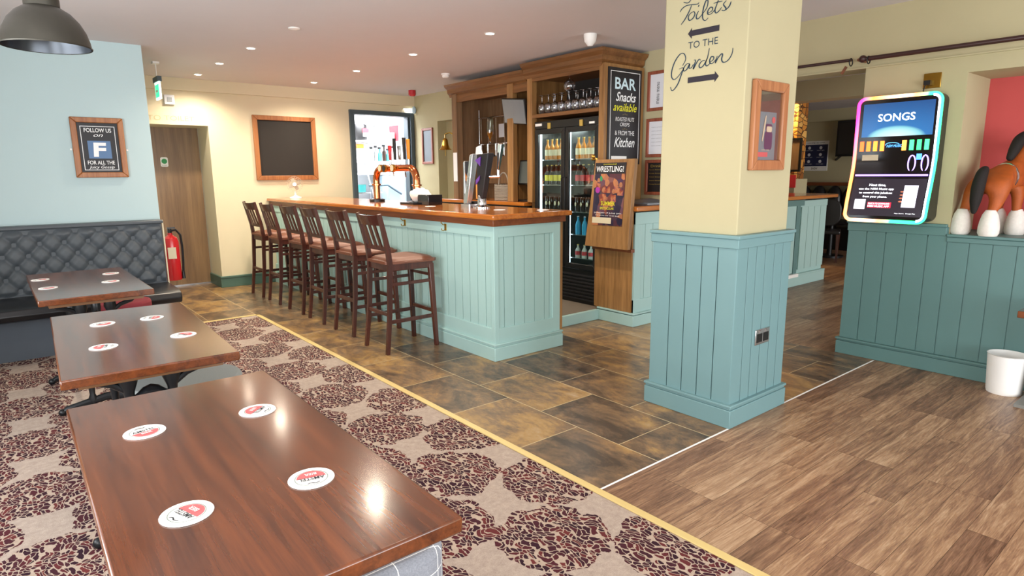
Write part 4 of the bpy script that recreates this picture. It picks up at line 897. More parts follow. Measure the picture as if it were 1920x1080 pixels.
def coaster():
    t = empty('beer_mat', (0, 0, 0), 'x', 'coaster')
    build('card', MB().lathe([(0, 0), (.05, 0), (.0505, .001), (.05, .002), (0, .002)], seg=32), m['paper'], t)
    g = MB(); n = 24; pts = [(.0315*cos(a), .0315*sin(a)) for a in [pi+pi*i/n for i in range(n+1)]]
    g.poly([(x, y-.002) for x, y in pts], (0, 0, .002), X_, Y_, .0004); build('red_half', g, m['redp'], t)
    g = MB()
    for i in range(40):
        a, b = 2*pi*i/40, 2*pi*(i+1)/40; g.poly([(.0345*cos(a), .0345*sin(a)), (.036*cos(a), .036*sin(a)), (.036*cos(b), .036*sin(b)), (.0345*cos(b), .0345*sin(b))], (0, 0, .002), X_, Y_, .0003)
    build('ring_print', g, paint('grey_green_print', '#7c8a7c', .6), t)
    build('lettering', MB().text('AMSTEL', (0, .006, .0024), X_, Y_, .056, .014, bold=.01).stroke([(-.015, .026), (-.005, .03), (.004, .026), (.012, .03)], .003, (0, 0, .002), X_, Y_), m['ink'], t)
    build('lettering', MB().text('BIER', (0, -.015, .0028), X_, Y_, .026, .011, bold=.01), m['paper'], t)
    return t
cs = coaster(); first = True
for tname, pts in (('nearest', [(.23, 1.83, .2, 'far left'), (.22, 1.31, 1.9, 'near left'), (.51, 1.79, -2.4, 'far right'), (.47, 1.29, 2.9, 'near right')]),
                   ('middle', [(.31, 3.37, .5, 'far left'), (.26, 2.90, -1.9, 'near left'), (.51, 3.36, 1.2, 'far right'), (.55, 2.90, 2.1, 'near right')]),
                   ('farthest', [(.18, 4.73, .4, 'near left'), (.16, 5.15, 2.0, 'far left'), (.56, 5.15, -.6, 'far right'), (.51, 4.75, 1.0, 'near right')])):
    for x, y, rz, lb in pts:
        place(cs, first, (x, y, .7505), 'round white and red coaster at the %s corner of the %s pub table' % (lb, tname), rz, 'round coasters on the pub tables'); first = False
# low stools
def pouf(name, c, sx, sy, r, fab, leg, label):
    t = empty(name, (c[0], c[1], 0), label, 'stool')
    g = MB(); prof = [(0, .33), (.02, .42), (.035, .45), (.02, .47), (0, .475)]
    g.rrect(sx, sy, r, (c[0], c[1], .32), X_, Y_, .15, 8); build('padded_seat', g, fab, t, bevel=.02)
    for ax in (-1, 1):
        for ay in (-1, 1): build('leg', MB().beam((c[0]+ax*(sx/2-.06), c[1]+ay*(sy/2-.06), .0), (c[0]+ax*(sx/2-.07), c[1]+ay*(sy/2-.07), .325), .03, .03, .04, .04), leg, t)
    return t
pouf('low_stool', (.60, 1.46), .44, .44, .1, m['plaid'], m['stoolw'], 'grey plaid upholstered low stool under the nearest table')
pouf('low_stool', (.60, 3.22), .50, .42, .2, m['greyfab'], m['stoolw'], 'plain grey oval low stool under the middle table')
pouf('low_stool', (.66, 5.62), .40, .36, .17, m['redfab'], m['stoolw'], 'maroon round low stool between far table and banquette')

# ================================================================== BANQUETTE
t = empty('banquette', (.2, 6.3, 0), 'charcoal banquette with deep buttoned back along the blue wall', 'banquette')
build('plinth', MB().box(-1.08, 1.12, 6.12, 6.59, 0, .33), m['benchb'], t)
g = MB()
pr_ = [(6.5, .33), (6.0, .33), (5.95, .345), (5.93, .385), (5.95, .43), (6.0, .45), (6.45, .455), (6.5, .45)]
for (a, za), (b, zb) in zip(pr_, pr_[1:]+pr_[:1]):
    vs = [g.bm.verts.new(p) for p in ((-1.08, a, za), (1.15, a, za), (1.15, b, zb), (-1.08, b, zb))]; g.bm.faces.new(vs)
for x in (-1.08, 1.15): g.bm.faces.new([g.bm.verts.new((x, a, za)) for a, za in pr_])
bmesh.ops.remove_doubles(g.bm, verts=g.bm.verts[:], dist=.0005)
build('seat_cushion', g, m['leather'], t, bevel=.008)
g = MB(); NX, NZ = 230, 66; x0_, x1_, z0_, z1_ = -1.08, 1.13, .45, 1.0; px_, pz_ = .168, .19; vs = []
for j in range(NZ+1):
    for i in range(NX+1):
        x = x0_+(x1_-x0_)*i/NX; z = z0_+(z1_-z0_)*j/NZ
        a = (x-.40)/px_; b = (z-.88)/pz_
        # diamond lattice of buttons: distance to the nearest lattice node and to the seams
        s1 = abs(((a+b)+.5) % 1-.5); s2 = abs(((a-b)+.5) % 1-.5)
        h = .026*(min(1, (s1*3.2))**.6*min(1, (s2*3.2))**.6)
        dnode = math.hypot(s1, s2); h += .012*min(1, dnode*3)-.02*math.exp(-(dnode*9)**2)
        fade = min(1, (z1_-z)/.05, (z-z0_)/.05)
        y = 6.47-h*max(.1, fade)-.0*fade
        vs.append(g.bm.verts.new((x, y, z)))
for j in range(NZ):
    for i in range(NX): k = j*(NX+1)+i; g.bm.faces.new([vs[k], vs[k+1], vs[k+NX+2], vs[k+NX+1]])
build('buttoned_back', g, m['tuft'], t, angle=80)
build('back_frame', MB().box(-1.08, 1.145, 6.465, 6.595, .33, 1.0).box(-1.08, 1.155, 6.44, 6.595, 1.0, 1.03), m['tuft'], t, bevel=.008)
build('end_piping', MB().cyl((1.15, 6.45, .33), (1.15, 6.45, 1.03), .006), m['cream_l'], t)
# wall sign above
t = empty('wall_sign', (.752, 6.6, 1.42), 'oak-framed chalk sign with a large white F on the blue wall', 'sign')
SO = Vector((.752, 6.6, 1.672))
build('frame', MB().frame(.39, .51, .045, SO, X_, Z_, .03), m['frame'], t, bevel=.006)
build('board', MB().box(.752-.155, .752+.155, 6.585, 6.6, 1.672-.215, 1.672+.215), m['signblack'], t)
build('blue_square', MB().poly([(-.085, -.075), (.085, -.075), (.085, .075), (-.085, .075)], (.752, 6.584, 1.655), X_, Z_, .001), m['bluesq'], t)
build('lettering', MB().text('F', (.752, 6.582, 1.655), X_, Z_, .1, .12, .05, bold=.04).text('FOLLOW US', (.752, 6.584, 1.82), X_, Z_, .2, .035, bold=.01).text('on', (.752, 6.584, 1.775), X_, Z_, .07, .022, .4)
      .text('FOR ALL THE', (.752, 6.584, 1.545), X_, Z_, .2, .033, bold=.01).text('Juicy Gossip', (.752, 6.584, 1.503), X_, Z_, .19, .032, .3), m['chalkwhite'], t)
build('border_line', MB().frame(.255, .375, .005, (.752, 6.584, 1.667), X_, Z_, .001), m['chalkwhite'], t)
for x in (.545, .96): build('fixing_screw', MB().cyl((x, 6.6, 1.655), (x, 6.59, 1.655), .008), m['white'], t)
# blackboard on the back wall
t = empty('blackboard', (3.075, 8.5, 1.36), 'empty square blackboard in an oak frame on the back wall', 'blackboard')
build('frame', MB().frame(.83, .83, .06, (3.075, 8.5, 1.775), X_, Z_, .035), m['frame'], t, bevel=.006)
build('board', MB().box(2.71, 3.44, 8.485, 8.5, 1.41, 2.14), m['chalk'], t)
# extinguisher
t = empty('fire_extinguisher', (1.262, 6.78, .40), 'red fire extinguisher hung at the end of the blue wall', 'fire extinguisher')
ex = (1.262, 6.78, .42)
build('cylinder', MB().lathe([(0, 0), (.065, 0), (.07, .01), (.07, .37), (.06, .41), (.025, .44), (.02, .46), (0, .46)], ex, 24), m['red'], t)
build('label_sticker', MB().poly([(-.035, -.055), (.035, -.055), (.035, .055), (-.035, .055)], (1.252, 6.711, .69), (1, -.12, 0), Z_, .002), m['cream_l'], t)
build('valve', MB().cyl((1.262, 6.78, .88), (1.262, 6.78, .92), .018).box(1.24, 1.31, 6.77, 6.79, .92, .935).box(1.24, 1.32, 6.77, 6.79, .895, .905), m['black'], t)
build('hose', MB().tube([(1.262, 6.76, .9), (1.31, 6.75, .91), (1.345, 6.75, .86), (1.352, 6.75, .75), (1.348, 6.75, .6), (1.34, 6.75, .5)], .011, 8).cyl((1.34, 6.75, .5), (1.338, 6.75, .43), .012, .018), m['black'], t)
build('wall_bracket', MB().box(1.16, 1.20, 6.75, 6.81, .78, .84), m['black'], t)

# ================================================================== RIGHT WALL THINGS: JUKEBOX
JC, JW = 1.755, .53
def jx(z):   # front profile: nearly flat at the top, swelling out below the middle
    k = max(0, (1.52-z)/.46); return 4.93-.085*(k*k*(3-2*min(1, k)))
def jpoly(w, h, zc, r, lift, seg=8):
    pts = []
    for cx, cy, a0 in ((w/2-r, h/2-r, 0), (-w/2+r, h/2-r, 90), (-w/2+r, -h/2+r, 180), (w/2-r, -h/2+r, 270)):
        for k in range(seg+1): a = radians(a0+90*k/seg); pts.append((cx+r*cos(a), cy+r*sin(a)))
    out = []
    for i, p in enumerate(pts):
        q = pts[(i+1) % len(pts)]; n = 8 if abs(p[1]-q[1]) > .2 else 1
        for k in range(n): out.append((p[0]+(q[0]-p[0])*k/n, p[1]+(q[1]-p[1])*k/n))
    return [Vector((jx(zc+y)-lift, JC-x, zc+y)) for x, y in out]
def jpanel(y0, y1, z0, z1, lift, nz=8):
    g = MB(); prev = None
    for i in range(nz+1):
        z = z0+(z1-z0)*i/nz; r = [g.bm.verts.new((jx(z)-lift, y, z)) for y in (y0, y1)]
        if prev: g.bm.faces.new([prev[0], prev[1], r[1], r[0]])
        prev = r
    return g
t = empty('jukebox', (5.0, JC, 1.05), 'wall-mounted digital jukebox with glowing rainbow edge reading SONGS', 'jukebox')
ring = jpoly(JW, .87, 1.495, .05, 0)
g = MB(); f_ = [g.bm.verts.new(p) for p in ring]; b_ = [g.bm.verts.new((5.05, p.y, p.z)) for p in ring]; n = len(ring)
for i in range(n): g.bm.faces.new([f_[i], f_[(i+1) % n], b_[(i+1) % n], b_[i]])
cen = g.bm.verts.new((jx(1.495), JC, 1.495))
build('casing', g, m['black'], t)
g = MB(); zz = sorted(set([round(p.z, 4) for p in ring])); 
# face strip by strip
for k in range(24):
    z0 = 1.06+.87*k/24; z1 = 1.06+.87*(k+1)/24
    def hw(z):
        d = min(z-1.06, 1.93-z); return JW/2 if d >= .05 else JW/2-.05+math.sqrt(max(0, .05**2-(.05-d)**2))
    vs = [g.bm.verts.new(p) for p in ((jx(z0), JC-hw(z0), z0), (jx(z0), JC+hw(z0), z0), (jx(z1), JC+hw(z1), z1), (jx(z1), JC-hw(z1), z1))]; g.bm.faces.new(vs)
bmesh.ops.remove_doubles(g.bm, verts=g.bm.verts[:], dist=.0003)
build('face', g, paint('gloss_black_face', '#0e0c14', .12, coat=.8), t)
gm = NT('rainbow_led_edge'); p = gm.pos('Object'); s = gm.n('ShaderNodeSeparateXYZ'); gm.set(s.inputs[0], p)
fac = gm.math('MULTIPLY_ADD', s.outputs[1], -1.6, .5); fz = gm.math('MULTIPLY_ADD', s.outputs[2], 0.25, -.1)
col = gm.ramp(gm.math('SUBTRACT', fac, fz), [(0, '#ff2f8a'), (.12, '#ff8a3c'), (.45, '#ffd0a0'), (.55, '#ff9a60'), (.68, '#35e87f'), (1, '#2be07a')])
gm.set(gm.b.inputs['Emission Color'], col); gm.b.inputs['Emission Strength'].default_value = 2.2; gm.set(gm.b.inputs['Base Color'], col); gm.fin(.4)
ring2 = jpoly(JW-.01, .86, 1.495, .048, .004)
build('led_edge', MB().tube(ring2+[ring2[0], ring2[1]], .012, 8, False), gm.m, t, label='glowing multicoloured light edge')
ring3 = jpoly(JW-.024, .846, 1.495, .042, .006)
build('white_tube', MB().tube([p for p in ring3[len(ring3)//2:] if p.y < JC-.2]+[p for p in ring3[:len(ring3)//2] if p.y < JC-.2], .011, 6, False), glow('white_led', '#e8f8ff', 2.5), t)
scr = NT('song_screen'); p = scr.pos('Object'); s = scr.n('ShaderNodeSeparateXYZ'); scr.set(s.inputs[0], p)
dy = scr.math('DIVIDE', s.outputs[1], .17); dz = scr.math('DIVIDE', scr.math('SUBTRACT', s.outputs[2], .595), .075)
dist = scr.math('MULTIPLY', scr.math('SQRT', scr.math('ADD', scr.math('POWER', dy, 2), scr.math('POWER', dz, 2))), .25)
col = scr.ramp(dist, [(0, '#cfe0e4'), (.17, '#a8cfd4'), (.235, '#7fc0c8'), (.28, '#2f6ca6'), (1.0, '#1a3a6c')])
scr.set(scr.b.inputs['Emission Color'], col); scr.b.inputs['Emission Strength'].default_value = .8; scr.b.inputs['Base Color'].default_value = (0.01, .01, .02, 1); scr.fin(.2)
build('upper_screen', jpanel(JC-.225, JC+.225, 1.655, 1.885, .003), scr.m, t, label='upper screen')
wl_ = glow('screen_white_text', '#f4f8ff', 1.6)
build('lettering', MB().text('SONGS', (jx(1.78)-.005, JC+.005, 1.785), -Y_, Z_, .235, .052, bold=.008), wl_, t)
cols = ['#ff5a2a', '#ff6a2a', '#ff7a30', '#ff7a30', None, None, '#ffa040', '#38e070', '#30d868', '#38e070']
for i in range(10):
    if cols[i] is None: continue
    y = JC+.215-.045*i if i < 4 else JC+.215-.046*i+.0
    build('light_bar', MB().box(jx(1.58)-.010, jx(1.58), y-.012, y+.012, 1.555, 1.625), glow('light_bar_%d' % i, cols[i], 2), t)
build('brand_lettering', MB().text('NSM MUSIC', (jx(1.59)-.006, JC+.0, 1.588), -Y_, Z_, .10, .018, .3).stroke([(-.06, .005), (-.045, .02), (0, .022), (.03, .014)], .004, (jx(1.59)-.004, JC, 1.588), -Y_, Z_), glow('brand_blue', '#5aa8ff', 1.5), t)
build('price_plate', MB().box(jx(1.50)-.008, jx(1.50), JC+.10, JC+.205, 1.49, 1.53), m['cream_l'], t)
build('coin_surround', MB().tube([(jx(1.46)-.004, JC-.12+.022*cos(a), 1.465+.055*sin(a)) for a in [2*pi*i/20 for i in range(21)]], .004, 6, False).tube([(jx(1.46)-.004, JC-.20+.02*cos(a), 1.465+.055*sin(a)) for a in [2*pi*i/20 for i in range(21)]], .004, 6, False), glow('violet_led', '#b08cff', 2.0), t)
build('note_slot', MB().box(jx(1.5)-.006, jx(1.5), JC-.175, JC-.145, 1.49, 1.53), glow('slot_blue', '#4a90ff', 1.5), t)
build('violet_strip', MB().cyl((jx(1.39)-.004, JC-.23, 1.385), (jx(1.39)-.004, JC+.235, 1.385), .006), glow('violet_strip_led', '#9a6cff', 2.6), t)
build('lower_screen', jpanel(JC-.235, JC+.235, 1.10, 1.36, .003), glow('dim_lower_screen', '#2e2833', .25), t, label='lower dark screen')
def jt(g, s_, y, z, w, h, bold=0): 
    n = Vector((-1, 0, (jx(z+.01)-jx(z-.01))/.02)).normalized(); v = n.cross(-Y_)
    up = Vector(((jx(z+.02)-jx(z-.02))/.04, 0, 1)).normalized(); return g.text(s_, (jx(z)-.006, y, z), -Y_, up, w, h, bold=bold)
g = MB(); jt(g, 'Next time,', JC+.07, 1.315, .11, .02, .01); jt(g, 'use the NSM Music app', JC+.075, 1.287, .23, .018, .01); jt(g, 'to control this jukebox', JC+.075, 1.26, .22, .018, .01); jt(g, 'from your phone.', JC+.075, 1.233, .16, .018, .01)
jt(g, 'SEARCH TO DOWNLOAD', JC+.04, 1.186, .14, .012); jt(g, 'NSM MUSIC APP', JC+.04, 1.168, .14, .013, .01); jt(g, 'App Store', JC-.1, 1.122, .06, .008); jt(g, 'Google Play', JC-.17, 1.122, .06, .008)
build('lettering', g, wl_, t)
build('red_banner', jpanel(JC-.04, JC+.115, 1.157, 1.197, .0045, 2), glow('red_banner_led', '#c02840', .8), t)
build('white_square', jpanel(JC+.13, JC+.205, 1.145, 1.215, .005, 3), glow('white_square_led', '#d8d8e0', .8), t)
build('phone_graphic', jpanel(JC-.19, JC-.105, 1.165, 1.315, .005, 4), glow('phone_white', '#e6e2ff', 1.1), t)
build('hand_graphic', (lambda g: [g.sphere((jx(1.22+.022*k)-.006, JC-.095, 1.2+.022*k), .012, .2, 1.5, .8, 10, 6) for k in range(4)] and g)(MB()), glow('hand_print', '#b06a50', .6), t)
# plate with cable above jukebox
t = empty('wall_socket', (5.05, 1.60, 1.97), 'brass wall plate with black lead above the jukebox', 'socket')
build('plate', MB().box(5.04, 5.05, 1.55, 1.655, 1.97, 2.07), m['brassm'], t, bevel=.002)
build('plug', MB().box(5.0, 5.04, 1.60, 1.64, 1.99, 2.02), m['black'], t)
build('lead', MB().tube([(5.01, 1.63, 1.99), (5.0, 1.635, 1.96), (5.0, 1.635, 1.92)], .004, 6), m['black'], t)
# curtain rail
t = empty('curtain_rail', (4.93, 1.5, 2.2), 'dark wooden curtain rail with rings along the beam', 'curtain rail')
build('pole', MB().cyl((4.93, -.5, 2.205), (4.93, 2.0, 2.205), .016).cyl((4.93, 2.1, 2.21), (4.93, 3.4, 2.215), .011), paint('dark_pole', '#3a1f1d', .4), t)
build('finial', MB().sphere((4.93, 2.02, 2.207), .026), paint('dark_finial', '#3a1f1d', .35), t)
for y in (2.10, 1.98): build('curtain_ring', MB().tube([(4.93+.026*cos(a), y, 2.195+.026*sin(a)) for a in [2*pi*i/16 for i in range(17)]], .004, 6, False), m['blackm'], t)
build('bracket', MB().cyl((4.93, 2.05, 2.205), (5.05, 2.05, 2.205), .01).beam((4.93, 2.13, 2.17), (4.93, 2.16, 2.12), .004, .02), m['apron'], t)

# ================================================================== HORSE
def skinned(name, verts, edges, radii, mat, parent, sub=2):
    me = bpy.data.meshes.new(name); o0 = root_org(parent)
    me.from_pydata([tuple(Vector(v)-o0) for v in verts], edges, []); me.materials.append(mat)
    o = bpy.data.objects.new(name, me); COL.objects.link(o); o.parent = parent
    sm = o.modifiers.new('skin', 'SKIN'); sm.use_smooth_shade = True
    for i, r in enumerate(radii): me.skin_vertices[0].data[i].radius = (r, r) if not isinstance(r, tuple) else r; me.skin_vertices[0].data[i].use_root = (i == 0)
    s_ = o.modifiers.new('sub', 'SUBSURF'); s_.levels = sub; s_.render_levels = sub; return o
hd = Vector((.93, -.37, 0)).normalized(); sd = Vector((-hd.y, hd.x, 0))   # heading, left side
HO = Vector((5.15, 1.215, .985))
def hp(f, s, z): return HO+hd*f+sd*s+Z_*z
t = empty('toy_horse', tuple(HO), 'chestnut plush shire horse with white feathered feet on the sill', 'toy horse')
V = [hp(.0, 0, .385), hp(.08, 0, .38), hp(.16, 0, .395), hp(.21, 0, .47), hp(.25, 0, .55), hp(.28, 0, .61), hp(.335, 0, .57), hp(.37, 0, .53)]
Ed = [(0, 1), (1, 2), (2, 3), (3, 4), (4, 5), (5, 6), (6, 7)]; Rd = [.098, .088, .082, .055, .043, .038, .03, .023]
def leg(att, pts, rs):
    last = att
    for p_, r_ in zip(pts, rs): V.append(p_); Ed.append((last, len(V)-1)); Rd.append(r_); last = len(V)-1
leg(0, [hp(-.03, .10, .31), hp(-.045, .11, .22), hp(-.10, .105, .145), hp(-.105, .105, .03)], [.066, .044, .024, .026])
leg(0, [hp(-.03, -.07, .31), hp(-.035, -.065, .22), hp(-.085, -.07, .145), hp(-.085, -.07, .03)], [.064, .044, .024, .026])
leg(2, [hp(.17, .055, .27), hp(.165, .06, .17), hp(.17, .06, .10), hp(.175, .06, .03)], [.038, .027, .022, .026])
leg(2, [hp(.17, -.055, .27), hp(.165, -.06, .17), hp(.17, -.06, .10), hp(.175, -.06, .03)], [.038, .027, .022, .026])
skinned('horse_body', V, Ed, Rd, m['horse'], t)
for (f, s) in ((-.105, .105), (-.085, -.07), (.175, .06), (.175, -.06)):
    c_ = hp(f, s, 0); build('feathered_hoof', MB().lathe([(0, .0), (.05, .0), (.06, .02), (.06, .06), (.054, .10), (.044, .14), (.028, .17), (0, .175)], c_, 16), m['feather'], t)
skinned('tail', [hp(-.07, 0, .455), hp(-.105, 0, .42), hp(-.13, 0, .33), hp(-.14, 0, .23), hp(-.145, 0, .14)], [(0, 1), (1, 2), (2, 3), (3, 4)], [.02, .036, .042, .036, .014], m['hair'], t)
skinned('mane', [hp(.12, 0, .49), hp(.16, .0, .56), hp(.20, 0, .63), hp(.25, 0, .67), hp(.29, 0, .645)], [(0, 1), (1, 2), (2, 3), (3, 4)], [.02, .036, .04, .03, .014], m['hair'], t)
build('harness_strap', MB().tube([hp(.10, .088*cos(a), .385+.088*sin(a)) for a in [2*pi*i/20 for i in range(21)]], .006, 6, False), m['steel'], t)
for s in (-1, 1): build('ear', MB().cyl(hp(.27, s*.02, .635), hp(.27, s*.028, .68), .014, .003, 8), m['horse'], t)
for s in (-1, 1): build('eye', MB().sphere(hp(.315, s*.034, .595), .007), m['black'], t)
build('framed_photo', MB().frame(.5, .1, .012, (5.55, 1.05, 1.04), -Y_, Z_, .012).box(5.54, 5.55, .82, 1.28, 1.0, 1.08), m['cream_l'], label='low white-edged picture behind the plush horse', cat='picture')

# waste bin and corner table
t = empty('waste_bin', (4.90, .955, 0), 'plain white waste bin standing against the teal dado', 'bin')
build('bucket', MB().lathe([(0, 0), (.092, 0), (.095, .01), (.108, .25), (.112, .255), (.106, .256), (.09, .012), (0, .012)], (4.89, .955, 0), 32), m['white'], t)
build('inner_floor', MB().cyl((4.89, .955, .012), (4.89, .955, .014), .088), m['paper'], t)
t = empty('side_table', (4.75, .62, 0), 'dark topped low table at the right edge of the picture', 'table')
build('tabletop', MB().box(4.5, 4.98, .35, .865, .57, .61), m['table'], t, bevel=.004); build('pedestal', MB().box(4.83, 4.92, .74, .83, .02, .57).box(4.62, 4.92, .5, .845, 0, .02), paint('grey_pedestal', '#7d7d78', .5), t)

# ================================================================== FAR ROOM
t = empty('stone_column', (9.6, 5.2, 0), 'orange lit stone-clad column glimpsed right of the pillar', 'column')
build('stone_shaft', MB().box(9.45, 9.75, 4.72, 5.7, 1.3, CZ-.005), m['stone'], t); build('plinth', MB().box(9.4, 9.8, 4.68, 5.74, 0, 1.3), m['olive'], t)
area('column_lamp', (9.2, 5.0, 2.5), (9.5, 5.1, 1.9), .2, 14, (1, .68, .3))
t = empty('framed_picture', (9.4, 4.82, 1.5), 'black-framed picture on the side of the stone column', 'picture frame')
build('frame', MB().frame(.4, .5, .03, (9.44, 4.82, 1.66), -Y_, Z_, .03), m['black'], t); build('picture', MB().box(9.43, 9.44, 4.65, 4.99, 1.44, 1.88), m['oakd'], t)
build('red_notice', MB().box(9.38, 9.40, 4.66, 4.84, 1.17, 1.36), m['redl'], label='small red notice standing below the stone column', cat='notice')
t = empty('wall_poster', (12.49, 5.83, 1.42), 'navy and white poster on the far room wall', 'poster')
PX_ = 12.41
build('sheet', MB().box(12.485, 12.5, 5.60, 6.08, 1.42, 1.99), m['paper'], t)
build('navy_field', MB().box(12.48, 12.486, 5.61, 6.07, 1.51, 1.92), paint('navy_print', '#23284e', .5), t)
g = MB()
for i in range(2):
    for j in range(3): g.sphere((12.478, 5.96-.22*i, 1.86-.13*j), .03, .1, 1, 1, 10, 6); g.text('match night', (12.478, 5.96-.22*i, 1.81-.13*j), -Y_, Z_, .14, .02)
g.text('coming up soon', (12.483, 5.84, 1.955), -Y_, Z_, .34, .03); build('lettering', g, m['menu'], t)
build('lettering', MB().text('coming up soon', (12.482, 5.84, 1.955), -Y_, Z_, .34, .03).text('SHOW', (12.482, 5.84, 1.465), -Y_, Z_, .12, .04), m['ink'], t)
t = empty('television', (12.3, 4.8, 1.68), 'wall television in the far room, half hidden by the jukebox', 'television')
build('casing', MB().box(12.3, 12.36, 4.3, 5.38, 1.68, 2.33), m['black'], t); build('screen', MB().box(12.295, 12.3, 4.33, 5.35, 1.72, 2.3), paint('off_screen', '#2a2624', .2), t); build('wall_arm', MB().beam((12.36, 5.3, 1.7), (12.5, 5.45, 1.62), .03, .03), m['black'], t)
t = empty('booth_seat', (12.0, 5.2, 0), 'black leather booth bench along the far room wall', 'bench')
build('plinth', MB().box(11.7, 12.35, 4.0, 6.6, 0, .4), m['black'], t); build('seat_cushion', MB().box(11.65, 12.3, 4.0, 6.6, .4, .52), m['leather'], t, bevel=.04)
g = MB()
for k in range(9): g.sphere((12.25, 4.15+k*.29, .86), .15, .7, 1, 1.9)
build('padded_back', g, m['leather'], t)
build('dado_cap', MB().box(12.3, 12.5, 3.6, 7, 1.14, 1.2), m['apron'], t)
def dchair(x, y, rz, lb, first=[None]):
    if first[0] is None:
        t = empty('dining_chair', (0, 0, 0), lb, 'chair', 'dark chairs in the far room')
        build('seat', MB().box(-.22, .22, -.22, .22, .44, .50), m['leather'], t, bevel=.02)
        build('backrest', MB().rrect(.42, .42, .15, (-.2, 0, .78), Y_, Z_, .04), m['leather'], t, bevel=.015)
        for a in (-.19, .19):
            for b in (-.19, .19): build('leg', MB().beam((a, b, 0), (a*.95, b*.95, .45), .03, .03, .04, .04), m['stoolw'], t)
        first[0] = t; return place(t, True, (x, y, 0), lb, rz)
    return place(first[0], False, (x, y, 0), lb, rz)
dchair(10.15, 4.5, .4, 'black leather chair nearest the servery end in the far room')
dchair(11.2, 4.45, 2.8, 'black leather chair beyond the far table')
t = empty('dining_table', (10.7, 4.6, 0), 'small wooden table between black chairs in the far room', 'table')
build('tabletop', MB().box(10.35, 11.0, 4.2, 5.1, .72, .76), m['counter'], t); build('pedestal', MB().cyl((10.7, 4.65, 0), (10.7, 4.65, .72), .04).cyl((10.7, 4.65, 0), (10.7, 4.65, .03), .22), m['blackm'], t)

# ================================================================== KITCHEN SHELVES
t = empty('wall_shelves', (4.95, 9.7, 1.6), 'white storage shelves in the bright room behind the bar', 'shelf')
for z in (1.97, 1.64, 1.45): build('shelf_board', MB().box(4.45, 5.42 if z > 1.5 else 5.25, 9.5, 9.88, z-.03, z), m['white'], t)
for x in (4.5, 5.36): build('upright', MB().box(x, x+.03, 9.86, 9.9, 1.42, 2.4), m['white'], t)
def item(name, mb, mat, label, cat, bevel=0): return build(name, mb, mat, label=label, cat=cat, bevel=bevel)
zt1, zt2 = 1.971, 1.641
tb_ = empty('storage_tub', (4.72, 9.68, zt1), 'big black tub with a red and white label on the top shelf', 'tub')
build('tub_body', MB().lathe([(0, 0), (.1, 0), (.13, .02), (.14, .2), (.12, .26), (0, .28)], (4.72, 9.68, zt1), 20), m['black'], tb_); build('label', MB().box(4.72, 4.85, 9.53, 9.54, zt1+.06, zt1+.12), m['white'], tb_); build('label', MB().box(4.71, 4.82, 9.53, 9.54, zt1+.12, zt1+.19), m['redl'], tb_)
item('storage_jar', MB().lathe([(0, 0), (.04, 0), (.04, .2), (.02, .24), (0, .24)], (4.93, 9.62, zt1), 16), m['white'], 'white plastic jar beside the black tub on the top shelf', 'jar')
item('steel_jug', MB().lathe([(0, 0), (.05, 0), (.055, .12), (.04, .2), (.05, .25), (0, .25)], (5.03, 9.68, zt1), 16), m['steel'], 'tall steel jug on the top shelf of the bright room', 'jug')
item('paper_box', MB().box(5.09, 5.18, 9.55, 9.75, zt1, zt1+.13), m['paper'], 'left white carton on the top shelf', 'box', .004)
item('paper_box', MB().box(5.21, 5.30, 9.55, 9.75, zt1, zt1+.14), m['menu'], 'right white carton on the top shelf beside the red folder', 'box', .004)
item('ring_folder', MB().box(5.33, 5.36, 9.52, 9.78, zt1, zt1+.26), m['redl'], 'upright red folder at the end of the top shelf', 'folder')
item('storage_box', MB().box(4.62, 4.83, 9.54, 9.8, zt2, zt2+.2), m['white'], 'large white box on the second shelf', 'box', .006)
item('orange_tub', MB().box(4.62, 4.73, 9.55, 9.75, zt2+.2, zt2+.27), m['orange'], 'orange tub resting on the large white box', 'tub', .01)
bl = [(4.90, 'clearb', .2), (4.98, 'steel', .22), (5.05, 'tealb', .2), (5.13, 'darkb', .24), (5.20, 'tealb', .18), (5.28, 'clearb', .22)]
names = ['pale bottle first in the row on the second shelf', 'steel flask second in the row on the second shelf', 'tall teal spray bottle third in the row', 'dark bottle fourth in the row on the second shelf', 'short teal bottle fifth in the row', 'pale bottle last in the row on the second shelf']
for (x, mt, h), lb in zip(bl, names):
    b_ = empty('spray_bottle', (x, 9.62, zt2), lb, 'bottle', 'bottles on the second shelf')
    build('bottle_body', MB().lathe([(0, 0), (.03, 0), (.032, h*.6), (.012, h*.78), (.012, h), (0, h)], (x, 9.62, zt2), 14), m[mt], b_); build('nozzle', MB().box(x-.03, x+.012, 9.61, 9.63, zt2+h, zt2+h+.03), m['black'], b_)
f = empty('kitchen_cabinet', (5.3, 9.6, 0), 'pale blue steel cabinet below the shelves of the bright room', 'cabinet')
build('body', MB().box(5.02, 5.7, 9.35, 9.85, 0, 1.40), m['skyblue'], f, bevel=.006); build('door', MB().box(5.04, 5.33, 9.335, 9.35, .1, 1.38), m['skyblue'], f); build('door', MB().box(5.35, 5.68, 9.335, 9.35, .1, 1.38), m['skyblue'], f)
item('steel_trolley', MB().box(4.5, 4.95, 9.4, 9.8, 1.12, 1.14).box(4.5, 4.95, 9.4, 9.8, .6, .62).cyl((4.52, 9.42, 0), (4.52, 9.42, 1.2), .012).cyl((4.93, 9.42, 0), (4.93, 9.42, 1.2), .012).cyl((4.52, 9.78, 0), (4.52, 9.78, 1.2), .012).cyl((4.93, 9.78, 0), (4.93, 9.78, 1.2), .012), m['steel'], 'steel trolley in the doorway of the bright room', 'trolley')
item('clear_tub', MB().lathe([(0, 0), (.09, 0), (.1, .12), (0, .12)], (4.65, 9.6, 1.142), 16), m['tealb'], 'teal tub on the steel trolley', 'tub')
